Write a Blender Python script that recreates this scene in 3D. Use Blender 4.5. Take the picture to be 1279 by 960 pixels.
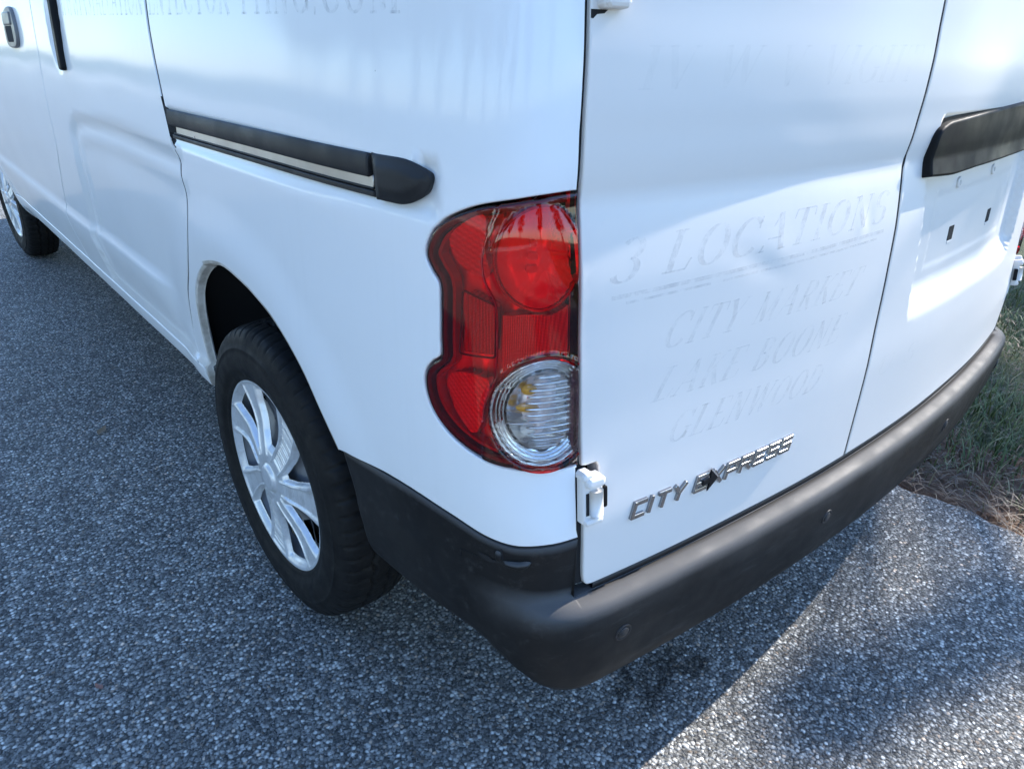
import bpy, math, random
import numpy as np
from mathutils import Vector, Matrix
from mathutils.geometry import delaunay_2d_cdt

for _o in list(bpy.data.objects): bpy.data.objects.remove(_o)
scene=bpy.context.scene
COL=scene.collection
R=math.radians
random.seed(7); RNG=np.random.default_rng(7)

# ------------------------------------------------------------------ camera
YAW,PITCH,ROLL=41.471,25.992,1.627
CAM=Vector((-1.2544,-1.1725,1.0759))
def make_camera():
    y,p,r=R(YAW),R(PITCH),R(ROLL)
    fw=Vector((math.sin(y)*math.cos(p),math.cos(y)*math.cos(p),-math.sin(p)))
    rt=Vector((math.cos(y),-math.sin(y),0)); up=rt.cross(fw)
    rt2=rt*math.cos(r)+up*math.sin(r); up2=up*math.cos(r)-rt*math.sin(r)
    cd=bpy.data.cameras.new('camera'); co=bpy.data.objects.new('camera',cd); COL.objects.link(co)
    m=Matrix((rt2,up2,-fw)).transposed().to_4x4(); m.translation=CAM
    co.matrix_world=m
    cd.sensor_fit='HORIZONTAL'; cd.sensor_width=36; cd.lens=36*883.7/1279
    cd.clip_start=.02; cd.clip_end=600
    scene.camera=co
make_camera()

# ------------------------------------------------------------------ light
SUN=Vector((.770,-.112,.630)).normalized()          # towards the sun
SUN_EL=math.asin(SUN.z); SUN_AZ=math.atan2(SUN.x,SUN.y)
w=bpy.data.worlds.new('World'); scene.world=w; w.use_nodes=True
nt=w.node_tree; nt.nodes.clear()
sky=nt.nodes.new('ShaderNodeTexSky'); sky.sky_type='NISHITA'; sky.sun_disc=False
sky.sun_elevation=SUN_EL; sky.sun_rotation=SUN_AZ; sky.air_density=1.0; sky.dust_density=.25; sky.ozone_density=6.0
bg=nt.nodes.new('ShaderNodeBackground'); bg.inputs['Strength'].default_value=.15
wo=nt.nodes.new('ShaderNodeOutputWorld')
nt.links.new(sky.outputs[0],bg.inputs[0]); nt.links.new(bg.outputs[0],wo.inputs[0])
sl=bpy.data.lights.new('sun','SUN'); sl.energy=2.5; sl.angle=R(.53); sl.color=(1,.945,.87)
so=bpy.data.objects.new('sun',sl); COL.objects.link(so)
so.rotation_euler=SUN.to_track_quat('Z','Y').to_euler(); so.location=(6,-3,9)
vs=scene.view_settings; vs.view_transform='Standard'; vs.look='None'; vs.exposure=2.0; vs.gamma=1; vs.use_curve_mapping=False
scene.render.engine='CYCLES'
scene.cycles.transparent_max_bounces=16; scene.cycles.max_bounces=8
scene.render.resolution_x=1024; scene.render.resolution_y=768

# ------------------------------------------------------------------ materials
def pmat(name,col,rough=.5,metal=0,coat=0,coat_rough=.03,spec=.5):
    m=bpy.data.materials.new(name); m.use_nodes=True
    b=m.node_tree.nodes['Principled BSDF']
    b.inputs['Base Color'].default_value=(*col,1); b.inputs['Roughness'].default_value=rough
    b.inputs['Metallic'].default_value=metal; b.inputs['Coat Weight'].default_value=coat
    b.inputs['Coat Roughness'].default_value=coat_rough; b.inputs['Specular IOR Level'].default_value=spec
    return m,m.node_tree,b
def N(t,kind,**kw):
    n=t.nodes.new(kind)
    for k,v in kw.items():
        if k.startswith('i_'): n.inputs[k[2:].replace('_',' ')].default_value=v
        else: setattr(n,k,v)
    return n
def coords(t,scale=(1,1,1)):
    c=t.nodes.new('ShaderNodeTexCoord'); mp=t.nodes.new('ShaderNodeMapping'); mp.inputs['Scale'].default_value=scale
    t.links.new(c.outputs['Object'],mp.inputs[0]); return mp.outputs[0]
def noise(t,vec,scale,detail=4,rough=.55):
    n=N(t,'ShaderNodeTexNoise'); n.inputs['Scale'].default_value=scale; n.inputs['Detail'].default_value=detail; n.inputs['Roughness'].default_value=rough
    t.links.new(vec,n.inputs['Vector']); return n.outputs['Fac']
def ramp(t,fac,stops):
    r=N(t,'ShaderNodeValToRGB'); e=r.color_ramp.elements
    while len(e)<len(stops): e.new(.5)
    for el,(p,c) in zip(e,stops): el.position=p; el.color=(*c,1) if len(c)==3 else c
    t.links.new(fac,r.inputs[0]); return r.outputs[0]
def mixc(t,fac,a,b,blend='MIX'):
    m=N(t,'ShaderNodeMix',data_type='RGBA',blend_type=blend)
    for i,v in ((0,fac),(6,a),(7,b)):
        if isinstance(v,(int,float)): m.inputs[i].default_value=v
        elif isinstance(v,tuple): m.inputs[i].default_value=(*v,1)
        else: t.links.new(v,m.inputs[i])
    return m.outputs[2]
def math_(t,op,a,b=0.,c=None):
    m=N(t,'ShaderNodeMath',operation=op)
    for i,v in enumerate((a,b) if c is None else (a,b,c)):
        if isinstance(v,(int,float)): m.inputs[i].default_value=v
        else: t.links.new(v,m.inputs[i])
    return m.outputs[0]
def bump(t,b,h,strength,dist):
    n=N(t,'ShaderNodeBump'); n.inputs['Strength'].default_value=strength; n.inputs['Distance'].default_value=dist
    t.links.new(h,n.inputs['Height']); t.links.new(n.outputs[0],b.inputs['Normal']); return n
M={}
def mat_paint(name,dirt=.25,base=(.80,.81,.815),coat=.45,crough=.028):
    m,t,b=pmat(name,base,.42,0,coat,.03,.30)
    v=coords(t)
    n1=noise(t,v,2.2,5,.6); n2=noise(t,coords(t,(60,60,2.2)),1.0,4,.6); n3=noise(t,v,240,2,.5)
    d=ramp(t,n1,[(.45,(0,0,0)),(.75,(1,1,1))])
    st=ramp(t,n2,[(.56,(0,0,0)),(.80,(1,1,1))])
    c=mixc(t,math_(t,'MULTIPLY',d,dirt*.5),base,(.66,.655,.64))
    c=mixc(t,math_(t,'MULTIPLY',st,dirt*.30),c,(.62,.62,.60))
    # small chips and bugs
    vo=N(t,'ShaderNodeTexVoronoi',feature='F1'); vo.inputs['Scale'].default_value=13; t.links.new(v,vo.inputs['Vector'])
    dist=math_(t,'ADD',vo.outputs['Distance'],math_(t,'MULTIPLY',n3,.012))
    chip=ramp(t,dist,[(.014,(1,1,1)),(.020,(0,0,0))])
    wn=N(t,'ShaderNodeSeparateColor'); t.links.new(vo.outputs['Color'],wn.inputs[0])
    sel=math_(t,'GREATER_THAN',wn.outputs[0],.80)
    c=mixc(t,math_(t,'MULTIPLY',chip,math_(t,'MULTIPLY',sel,.75)),c,(.10,.10,.105))
    t.links.new(c,b.inputs['Base Color'])
    rr=math_(t,'ADD',math_(t,'MULTIPLY',d,.05),crough); t.links.new(rr,b.inputs['Coat Roughness'])
    # orange peel and panel waviness
    h=math_(t,'ADD',math_(t,'MULTIPLY',noise(t,v,420,1),.25),math_(t,'MULTIPLY',noise(t,v,9,1),1.0))
    bn=N(t,'ShaderNodeBump'); bn.inputs['Strength'].default_value=.12; bn.inputs['Distance'].default_value=.002
    t.links.new(h,bn.inputs['Height']); t.links.new(bn.outputs[0],b.inputs['Coat Normal'])
    return m
M['paint']=mat_paint('white_paint',.25)
M['paint_rear']=mat_paint('white_paint_weathered',.45,(.70,.665,.625),.16,.12)
def mat_dirty():
    m,t,b=pmat('dirty_white_paint',(.6,.58,.54),.7); v=coords(t)
    t.links.new(ramp(t,noise(t,v,14,5,.65),[(.35,(.30,.27,.23)),(.62,(.62,.60,.56))]),b.inputs['Base Color']); return m
M['dirty']=mat_dirty()
def mat_black(name,c0,c1,rough,fine=900,strength=.25,scuff=.0,lit_fade=None):
    m,t,b=pmat(name,c0,rough); v=coords(t)
    c=ramp(t,noise(t,v,5,5,.62),[(.36,c0),(.68,c1)])
    if scuff:
        s=ramp(t,noise(t,coords(t,(5,34,34)),1.6,7,.75),[(.55,(0,0,0)),(.72,(1,1,1))])
        c=mixc(t,math_(t,'MULTIPLY',s,scuff),c,(.17,.165,.16))
        s2=ramp(t,noise(t,v,34,6,.75),[(.58,(0,0,0)),(.70,(1,1,1))])
        c=mixc(t,math_(t,'MULTIPLY',s2,scuff*.45),c,(.13,.125,.12))
    if lit_fade:   # lighter where the plastic faces up: fading and the ledge's light painted in
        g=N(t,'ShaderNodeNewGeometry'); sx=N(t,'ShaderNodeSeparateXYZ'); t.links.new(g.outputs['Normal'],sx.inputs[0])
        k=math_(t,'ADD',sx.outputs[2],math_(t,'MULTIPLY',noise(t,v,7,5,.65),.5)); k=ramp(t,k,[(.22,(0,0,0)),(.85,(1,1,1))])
        c=mixc(t,math_(t,'MULTIPLY',k,.85),c,lit_fade)
    t.links.new(c,b.inputs['Base Color'])
    t.links.new(ramp(t,noise(t,v,18,4),[(.3,(rough-.1,)*3),(.7,(rough+.1,)*3)]),b.inputs['Roughness'])
    bump(t,b,noise(t,v,fine,2,.5),strength,.0006); return m
M['bumper']=mat_black('weathered_bumper_plastic',(.006,.006,.0065),(.016,.0155,.0155),.60,1100,.35,.14,lit_fade=(.085,.082,.080))
M['trim']=mat_black('black_trim_plastic',(.012,.012,.013),(.022,.022,.024),.52,1100,.45)
M['garnish']=mat_black('satin_black_garnish',(.006,.006,.007),(.011,.011,.012),.52,1300,.25)
for _k,_v in (('bumper',.22),('trim',.32),('garnish',.14)): M[_k].node_tree.nodes['Principled BSDF'].inputs['Specular IOR Level'].default_value=_v
M['dark'],_,_=pmat('gap_black',(.008,.008,.009),.9)
M['seal'],_,_=pmat('rubber_seal',(.016,.016,.017),.55)
M['liner'],_,_=pmat('wheel_well_black',(.007,.007,.008),.95)
M['chrome'],_,_=pmat('chrome',(.86,.86,.87),.09,1)
M['badge'],_,_=pmat('badge_chrome',(.30,.30,.31),.18,1)
M['chrome_soft'],_,_=pmat('aluminised_reflector',(.80,.80,.80),.22,1)
M['rail']=mat_black('bare_metal_rail',(.42,.41,.39),(.60,.60,.58),.34,500,.2)
M['rail'].node_tree.nodes['Principled BSDF'].inputs['Metallic'].default_value=.85
def mat_rubber():
    m,t,b=pmat('tyre_rubber',(.014,.014,.015),.62,spec=.2); v=coords(t)
    c=ramp(t,noise(t,v,22,6,.7),[(.35,(.0055,.0055,.006)),(.62,(.012,.0115,.011)),(.8,(.035,.032,.029))])
    t.links.new(c,b.inputs['Base Color'])
    t.links.new(ramp(t,noise(t,v,30,4),[(.3,(.5,)*3),(.7,(.8,)*3)]),b.inputs['Roughness'])
    bump(t,b,noise(t,v,500,3,.6),.3,.0008); return m
M['rubber']=mat_rubber()
def mat_silver():
    m,t,b=pmat('silver_wheel_paint',(.70,.71,.72),.36,.45,.35,.12); v=coords(t)
    c=ramp(t,noise(t,v,40,5,.7),[(.30,(.54,.54,.535)),(.52,(.70,.71,.72))])
    t.links.new(c,b.inputs['Base Color']); return m
M['silver']=mat_silver()
M['steel'],_,_=pmat('grey_steel_wheel',(.30,.30,.31),.5,.2)
# lamp materials
def mat_lens(name,tint,gloss_rough=.045,bstr=0):
    m=bpy.data.materials.new(name); m.use_nodes=True; t=m.node_tree; t.nodes.clear()
    tr=N(t,'ShaderNodeBsdfTransparent'); tr.inputs[0].default_value=(*tint,1)
    gl=N(t,'ShaderNodeBsdfGlossy'); gl.inputs['Roughness'].default_value=gloss_rough; gl.inputs[0].default_value=(1,1,1,1)
    fr=N(t,'ShaderNodeFresnel'); fr.inputs['IOR'].default_value=1.5
    mx=N(t,'ShaderNodeMixShader'); o=N(t,'ShaderNodeOutputMaterial')
    t.links.new(fr.outputs[0],mx.inputs[0]); t.links.new(tr.outputs[0],mx.inputs[1]); t.links.new(gl.outputs[0],mx.inputs[2]); t.links.new(mx.outputs[0],o.inputs[0])
    return m
M['lens_red']=mat_lens('red_lens',(1.0,.055,.065))
M['lens_clear']=mat_lens('clear_lens',(.95,.96,.97))
def ribbed(m):
    t=m.node_tree; mx=[n for n in t.nodes if n.type=='MIX_SHADER'][0]; tr=[n for n in t.nodes if n.type=='BSDF_TRANSPARENT'][0]
    rf=N(t,'ShaderNodeBsdfRefraction'); rf.inputs['IOR'].default_value=1.22; rf.inputs['Roughness'].default_value=.03; rf.inputs['Color'].default_value=(.95,.96,.97,1)
    wv=N(t,'ShaderNodeTexWave',wave_type='BANDS',bands_direction='Z'); wv.inputs['Scale'].default_value=44; t.links.new(coords(t),wv.inputs['Vector'])
    b=N(t,'ShaderNodeBump'); b.inputs['Strength'].default_value=.8; b.inputs['Distance'].default_value=.003; t.links.new(wv.outputs['Fac'],b.inputs['Height']); t.links.new(b.outputs[0],rf.inputs['Normal'])
    m2=N(t,'ShaderNodeMixShader'); m2.inputs[0].default_value=.35; t.links.new(tr.outputs[0],m2.inputs[1]); t.links.new(rf.outputs[0],m2.inputs[2]); t.links.new(m2.outputs[0],mx.inputs[1])
ribbed(M['lens_clear'])
def mat_reflex(name,col):
    m,t,b=pmat(name,col,.25,.35); v=coords(t)
    vo=N(t,'ShaderNodeTexVoronoi',feature='F1'); vo.inputs['Scale'].default_value=620; vo.inputs['Randomness'].default_value=0; t.links.new(v,vo.inputs['Vector'])
    h=vo.outputs['Distance']
    t.links.new(ramp(t,h,[(.15,tuple(min(1,c*1.5) for c in col)),(.6,tuple(c*.5 for c in col))]),b.inputs['Base Color'])
    bump(t,b,h,.6,.001); return m
M['reflex']=mat_reflex('reflex_reflector',(.80,.45,.42))
M['reflex_deep']=mat_reflex('reflex_reflector_deep',(.62,.25,.25))
M['lamp_body'],_,_=pmat('lamp_reflector_inner',(.95,.80,.78),.20,.22)
M['lamp_dark'],_,_=pmat('lamp_border_dark',(.11,.030,.042),.35)
M['amber'],_,_=pmat('amber_bulb',(.75,.36,.03),.15,.2)
M['bulb'],_,_=pmat('bulb_glass',(.8,.78,.74),.12)
M['red_plastic'],_,_=pmat('red_plastic',(.45,.012,.015),.15,0,.5)

# ------------------------------------------------------------------ body surface: plan curve (s) x height (z)
def pchip(xs,ys):
    xs=np.array(xs,float);ys=np.array(ys,float);h=np.diff(xs);dl=np.diff(ys)/h
    m=np.zeros_like(xs)
    for i in range(1,len(xs)-1):
        if dl[i-1]*dl[i]>0:
            w1=2*h[i]+h[i-1];w2=h[i]+2*h[i-1];m[i]=(w1+w2)/(w1/dl[i-1]+w2/dl[i])
    m[0]=dl[0];m[-1]=dl[-1]
    def f(x):
        x=np.clip(np.asarray(x,float),xs[0],xs[-1]);i=np.clip(np.searchsorted(xs,x)-1,0,len(h)-1)
        t=(x-xs[i])/h[i];t2=t*t;t3=t2*t
        return (2*t3-3*t2+1)*ys[i]+(t3-2*t2+t)*h[i]*m[i]+(-2*t3+3*t2)*ys[i+1]+(t3-t2)*h[i]*m[i+1]
    return f
HW=.865; FRONT=4.07
def _plan():
    # left half from nose centre to tail centre (x,y)
    p=[]
    def bez(a,b,c,d,n):
        for k in range(n):
            t=k/n;p.append(tuple((1-t)**3*a[i]+3*t*(1-t)**2*b[i]+3*t*t*(1-t)*c[i]+t**3*d[i] for i in(0,1)))
    bez((0,FRONT),(-.45,FRONT),(-.70,FRONT-.12),(-.80,FRONT-.45),60)
    bez((-.80,FRONT-.45),(-.845,FRONT-.60),(-HW,FRONT-.8),(-HW,FRONT-1.05),40)
    y=FRONT-1.05
    for k in range(300): p.append((-HW,y+(-.30-y)*k/300))
    bez((-HW,-.30),(-HW,-.61),(-.84,-.708),(-.74,-.7208),160)
    for k in range(201):
        x=-.74*(1-k/200);p.append((x,-.775+.099*x*x))
    return np.array(p)
_P=_plan();_L=np.concatenate([[0],np.cumsum(np.hypot(*np.diff(_P,axis=0).T))])
_i0=np.argmax((_P[:,1]<=0)&(_P[:,0]<-.8))
# arc position where y=0 on the side
_l0=np.interp(0,-_P[100:500,1],_L[100:500])
SC=_L[-1]-_l0     # tail centre
SF=-_l0           # nose centre
_T=np.gradient(_P,_L,axis=0);_T/=np.linalg.norm(_T,axis=1)[:,None]
def plan(s):
    s=np.asarray(s,float);m=s>SC;ss=np.where(m,2*SC-s,s);l=ss+_l0
    x=np.interp(l,_L,_P[:,0]);y=np.interp(l,_L,_P[:,1]);tx=np.interp(l,_L,_T[:,0]);ty=np.interp(l,_L,_T[:,1])
    n=np.hypot(tx,ty);tx/=n;ty/=n
    # outward normal for left side: heading -y, outward is -x
    nx,ny=ty,-tx
    return np.where(m,-x,x),y,np.where(m,-nx,nx),ny
d_side=pchip([.20,.26,.30,.34,.40,.50,.60,.70,.78,.88,.97,1.05,1.15,1.3,1.5,1.65,1.75,1.81,1.85],[.17,.12,.085,.066,.052,.036,.021,.009,.002,0,.004,.009,.017,.034,.065,.095,.13,.19,.30])
d_sideR=pchip([.20,.26,.30,.34,.40,.50,.60,.70,.78,.88,.97,1.05,1.15,1.3,1.5,1.65,1.75,1.81,1.85],[.13,.08,.055,.035,.022,.012,.004,.001,0,0,.004,.009,.017,.034,.065,.095,.13,.19,.30])
d_rear=pchip([.20,.42,.608,.70,.75,.80,.844,.88,.913,.928,.935,.942,.955,.975,.994,1.022,1.059,1.108,1.135,1.3,1.5,1.65,1.75,1.81,1.85],
 [.03,-.007,-.007,-.003,-.001,.002,.005,.0095,.0145,.0172,.0180,.0172,.0152,.0135,.013,.012,.0125,.0160,.0178,.040,.08,.11,.14,.19,.30])
d_extra=pchip([.2,.55,.63,.80,.9,1.2,1.85],[.004,.005,.013,.017,.017,.019,.019])
d_front=pchip([.20,.30,.45,.70,.85,.95,1.05,1.12,1.3,1.5,1.65,1.75,1.81,1.85],[.12,.03,0,.02,.06,.16,.50,.72,.95,1.22,1.40,1.55,1.68,1.80])
def sstep(a,b,x):
    t=np.clip((np.asarray(x,float)-a)/(b-a),0,1);return t*t*(3-2*t)
def base_d(s,z):
    x,y,nx,ny=plan(s)
    wr=np.where(y<1,ny*ny,0);wf=np.where(y>1,ny*ny,0)
    kk=sstep(.02,.36,np.where(np.asarray(s)>SC,2*SC-s,s))
    return (d_side(z)*(1-kk)+d_sideR(z)*kk)*(1-wr-wf)+wr*(d_rear(z)+d_extra(z)*np.clip(np.abs(x)/.74,0,1.1)**2)+wf*np.minimum(d_front(z),1.2)

def pip(P,poly):
    """points in polygon, vectorised"""
    P=np.asarray(P,float); poly=np.asarray(poly,float); x,y=P[:,0],P[:,1]; ins=np.zeros(len(P),bool); n=len(poly); j=n-1
    for i in range(n):
        xi,yi=poly[i]; xj,yj=poly[j]
        if yi!=yj:
            c=((yi>y)!=(yj>y))&(x<(xj-xi)*(y-yi)/(yj-yi)+xi); ins^=c
        j=i
    return ins
def seg_dist(P,poly,closed=True):
    P=np.asarray(P,float); poly=np.asarray(poly,float); best=np.full(len(P),9.); n=len(poly)
    for i in range(n if closed else n-1):
        a,b=poly[i],poly[(i+1)%n]; ab=b-a; L=max(1e-12,ab@ab); t=np.clip(((P-a)@ab)/L,0,1)
        best=np.minimum(best,np.hypot(*(P-a-t[:,None]*ab).T))
    return best
def catmull(pts,n=6,closed=False):
    p=[np.array(q,float) for q in pts]; out=[]; m=len(p)
    for i in range(m if closed else m-1):
        if closed: a,b,c,d=p[i-1],p[i],p[(i+1)%m],p[(i+2)%m]
        else: a=p[max(i-1,0)]; b=p[i]; c=p[i+1]; d=p[min(i+2,m-1)]
        for k in range(n):
            t=k/n; out.append(.5*((2*b)+(c-a)*t+(2*a-5*b+4*c-d)*t*t+(3*b-a-3*c+d)*t**3))
    if not closed: out.append(p[-1])
    return [tuple(map(float,q)) for q in out]
def rounded(pts,r,n=5):
    """polygon with rounded corners; r one radius or a list"""
    out=[]; m=len(pts)
    for i in range(m):
        rr=r[i] if isinstance(r,(list,tuple)) else r
        p=np.array(pts[i],float); a=np.array(pts[i-1],float); b=np.array(pts[(i+1)%m],float)
        if rr<=0: out.append(tuple(p)); continue
        ua=(a-p); la=np.linalg.norm(ua); ua/=la; ub=b-p; lb=np.linalg.norm(ub); ub/=lb
        q=min(rr,la*.48,lb*.48)
        for k in range(n+1):
            t=k/n; out.append(tuple((1-t)**2*(p+ua*q)+2*t*(1-t)*p+t*t*(p+ub*q)))
    return out
def resample(poly,step,closed=True):
    out=[]; n=len(poly)
    for i in range(n if closed else n-1):
        a=np.array(poly[i],float); b=np.array(poly[(i+1)%n],float); L=np.linalg.norm(b-a)
        if L<1e-7: continue
        k=max(1,int(math.ceil(L/step)))
        for j in range(k): out.append(a+(b-a)*j/k)
    if not closed: out.append(np.array(poly[-1],float))
    return np.array(out)
def area(p):
    p=np.asarray(p); return .5*np.sum(p[:,0]*np.roll(p[:,1],-1)-np.roll(p[:,0],-1)*p[:,1])
def ring_normals(p):
    t=np.roll(p,-1,0)-np.roll(p,1,0); t/=np.linalg.norm(t,axis=1)[:,None]+1e-12
    return np.stack([t[:,1],-t[:,0]],1)

# ---- stamped features of the sheet metal (inward depth, metres)
PLATE=[(1.437,.99),(1.4375,.90),(1.455,.775),(1.459,.712),(1.462,.690),(1.475,.676),(1.50,.6735),(2.02,.6735),(2.07,.69),(2.085,.73),(2.09,.99)]
CONTOUR=catmull([(-1.145,.50),(-1.143,.5424),(-1.095,.62),(-1.045,.70),(-1.004,.80),(-.985,.845),(-.93,.880),(-.8926,.889),(-.7834,.8985),(-.5349,.9052),(-.16,.900)],5)
def bumps(s,z):
    shp=np.broadcast(np.asarray(s),np.asarray(z)).shape; d=np.zeros(shp if shp else (1,)); s=np.asarray(s,float)+d; z=np.asarray(z,float)+d
    sm=np.where(s>SC,2*SC-s,s)
    d=d-.010*(1-sstep(.545,.580,z))*sstep(.40,.535,z)*(1-sstep(-.60,-.40,sm))*(sm>-2.85)        # character line on the doors
    for c,top in ((0.,.30),(-3.2,.30)):
        r=np.hypot(sm-c,z-top); f=np.clip((.545-r)/.10,0,1); d=d-.007*f*f*(3-2*f)*(z>.2)  # arch flare
    m=(s>-1.35)&(s<-.12)&(z>.4)&(z<1.0)
    if m.any():
        P=np.stack([s[m],z[m]],1); poly=np.array(CONTOUR); dd=seg_dist(P,poly,False)
        full=list(CONTOUR)+[(-.1,.9),(-.1,.3),(-1.145,.3)]
        ins=pip(P,full); sd=np.where(ins,dd,-dd); d[m]+=.011*sstep(-.004,.035,sd)
        d[m]-=.004*np.exp(-((sd-.055)/.02)**2)
    m=(s>1.38)&(s<2.2)&(z>.6)&(z<1.0)
    if m.any():
        P=np.stack([s[m],z[m]],1); dd=seg_dist(P,PLATE,True); ins=pip(P,PLATE)
        dl=np.where(ins,np.minimum(s[m]-np.interp(z[m],[.676,.712,.775,.90,.99],[1.470,1.459,1.455,1.4375,1.437]),2.088-s[m]),0)
        depth=np.where(ins,.020*sstep(.0,.013,dl)*sstep(.672,.732,z[m]),0)
        d[m]+=depth
        q=(sstep(1.535,1.545,s[m])-sstep(1.985,1.995,s[m]))*(sstep(.745,.752,z[m])-sstep(.868,.875,z[m])); d[m]+=.0012*q*ins
    # channel round the sliding-door rail
    m=(sm>-.166)&(sm<.7)&(z>.85)&(z<1.03)
    if m.any():
        ds=np.maximum(np.maximum(sm[m]-.575,0),0); zc=.937+.006*np.clip(sm[m]/.5,0,1); dz=np.maximum(np.abs(z[m]-zc)-.022,0)
        d[m]+=.008*(1-sstep(.0,1.,np.hypot(ds/.024,dz/.018)))*np.where(sm[m]<.56,1-sstep(zc+.008,zc+.021,z[m]),1-sstep(zc+.012,zc+.034,z[m]))
    m=(s>-1.1)&(s<-.8)&(z>.93)
    if m.any(): d[m]+=.014*(1-sstep(.55,1.0,np.hypot((s[m]+.945)/.075,(z[m]-1.09)/.12)))
    # dents in the left rear door
    for (cs,cz,a,b,k) in ((1.040,.838,.050,.016,.0011),(1.070,.852,.030,.026,-.0006),(1.275,.868,.012,.020,.0009),(1.255,.862,.010,.018,-.0006),(1.12,.99,.10,.03,.0006)):
        d=d+k*np.exp(-((s-cs)/a)**2-((z-cz-(s-cs)*-.35)/b)**2)
    d=d+.00045*np.sin(s*9.1+1.3)*np.sin(z*7.3+.4)+.0003*np.sin(s*17+z*5)
    return d if shp else d[0]
def S3(s,z,off=0.,stamped=True):
    s=np.asarray(s,float); z=np.asarray(z,float)
    x,y,nx,ny=plan(s); d=base_d(s,z)-off
    if stamped: d=d+bumps(s,z)
    return np.stack([x-nx*d,y-ny*d,z+0*d],-1)
def S3n(s,z,offf,stamped=True,e=.0012):
    f=(lambda a,b:S3(a,b,offf(a,b),stamped))
    ds=f(s+e,z)-f(s-e,z); dz=f(s,z+e)-f(s,z-e); n=np.cross(ds,dz); return n/np.linalg.norm(n,axis=-1)[...,None]

STORE={}
def mk(name,V,F,mat,parent=None,Nv=None,smooth=True):
    me=bpy.data.meshes.new(name); me.from_pydata([tuple(v) for v in np.asarray(V,float).tolist()],[],F); me.update()
    if smooth: me.polygons.foreach_set('use_smooth',[True]*len(me.polygons))
    me.materials.append(M[mat] if isinstance(mat,str) else mat)
    if Nv is not None: me.normals_split_custom_set_from_vertices([tuple(n) for n in np.asarray(Nv,float).tolist()])
    o=bpy.data.objects.new(name,me); COL.objects.link(o)
    if parent is not None: o.parent=parent
    STORE[o.name]=(np.asarray(V,float),F,None if Nv is None else np.asarray(Nv,float),mat,smooth)
    return o
def mirror(o,parent):
    V,F,Nv,mat,sm=STORE[o.name]; k=np.array([-1,1,1])
    return mk(o.name.split('.')[0],V*k,[tuple(reversed(f)) for f in F],mat,parent,None if Nv is None else Nv*k,sm)
def empty(name,loc=(0,0,0),parent=None):
    o=bpy.data.objects.new(name,None); COL.objects.link(o); o.location=loc; o.parent=parent; o.empty_display_size=.1; return o
def tag(o,label=None,cat=None,group=None,kind=None):
    for k,v in (('label',label),('category',cat),('group',group),('kind',kind)):
        if v: o[k]=v
    return o
def patch(name,poly,mat,parent,off=0.,step=.014,roll=.0025,depth=.014,holes=(),offf=None,stamped=True,skirt_in=0.):
    g=(lambda a,b:off+0*np.asarray(a)) if offf is None else (lambda a,b:off+offf(a,b))
    loops=[(np.asarray(poly,float),1)]+[(np.asarray(h,float),-1) for h in holes]
    Vs=[];Fs=[];Ns=[];base=0
    cv=[];ce=[];rings=[]
    for lp,sg in loops:
        if np.sign(area(lp))!=sg: lp=lp[::-1]
        d=resample(lp,step*.8); m=ring_normals(d); ins=d-m*roll; k=len(cv)
        cv+=[tuple(p) for p in ins]; ce+=[(k+i,k+(i+1)%len(ins)) for i in range(len(ins))]; rings.append((ins,m))
    outer=rings[0][0]; lo=outer.min(0); hi=outer.max(0)
    gx,gy=np.meshgrid(np.arange(lo[0]+step/2,hi[0],step),np.arange(lo[1]+step/2,hi[1],step)); gx[1::2]+=step*.5
    G=np.stack([gx.ravel(),gy.ravel()],1)
    if len(G):
        k=pip(G,outer)
        for h,_ in rings[1:]: k&=~pip(G,h)
        G=G[k]
        allr=np.concatenate([r for r,_ in rings])
        if len(G):
            keep=np.ones(len(G),bool)
            for i in range(0,len(G),2000):
                dd=((G[i:i+2000,None,:]-allr[None])**2).sum(2).min(1); keep[i:i+2000]=dd>(step*.5)**2
            G=G[keep]
    vv,_,ff,_,_,_=delaunay_2d_cdt([Vector(p) for p in cv]+[Vector(p) for p in G.tolist()],ce,[],0,1e-7,False)
    P=np.array([(v.x,v.y) for v in vv]); T=np.array([tuple(f) for f in ff],int)
    c=P[T].mean(1); k=pip(c,outer)
    for h,_ in rings[1:]: k&=~pip(c,h)
    T=T[k]; A=P[T]; ar=(A[:,1,0]-A[:,0,0])*(A[:,2,1]-A[:,0,1])-(A[:,2,0]-A[:,0,0])*(A[:,1,1]-A[:,0,1])
    T[ar<0]=T[ar<0][:,::-1]
    Vs.append(S3(P[:,0],P[:,1],g(P[:,0],P[:,1]),stamped)); Ns.append(S3n(P[:,0],P[:,1],g,stamped)); Fs+=[tuple(int(q) for q in t) for t in T]; base=len(P)
    for ins,m in rings:
        n=len(ins); prev=None
        for j,(th,dep) in enumerate([(0,0),(30,0),(60,0),(90,0),(90,depth)]):
            th=R(th); q=ins+m*roll*math.sin(th)-m*skirt_in*(1 if dep else 0); o_=g(ins[:,0],ins[:,1]); nn=S3n(ins[:,0],ins[:,1],g,stamped)
            p0=S3(q[:,0],q[:,1],o_,stamped); p1=S3(ins[:,0]+m[:,0]*.001,ins[:,1]+m[:,1]*.001,o_,stamped)-S3(ins[:,0],ins[:,1],o_,stamped)
            m3=p1/(np.linalg.norm(p1,axis=1)[:,None]+1e-12)
            Vs.append(p0-nn*(roll*(1-math.cos(th))+dep)); Ns.append(nn*math.cos(th)+m3*math.sin(th))
            if prev is not None: Fs+=[(prev+i,base+i,base+(i+1)%n,prev+(i+1)%n) for i in range(n)]
            prev=base; base+=n
    return mk(name,np.concatenate(Vs),Fs,mat,parent,np.concatenate(Ns))
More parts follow.
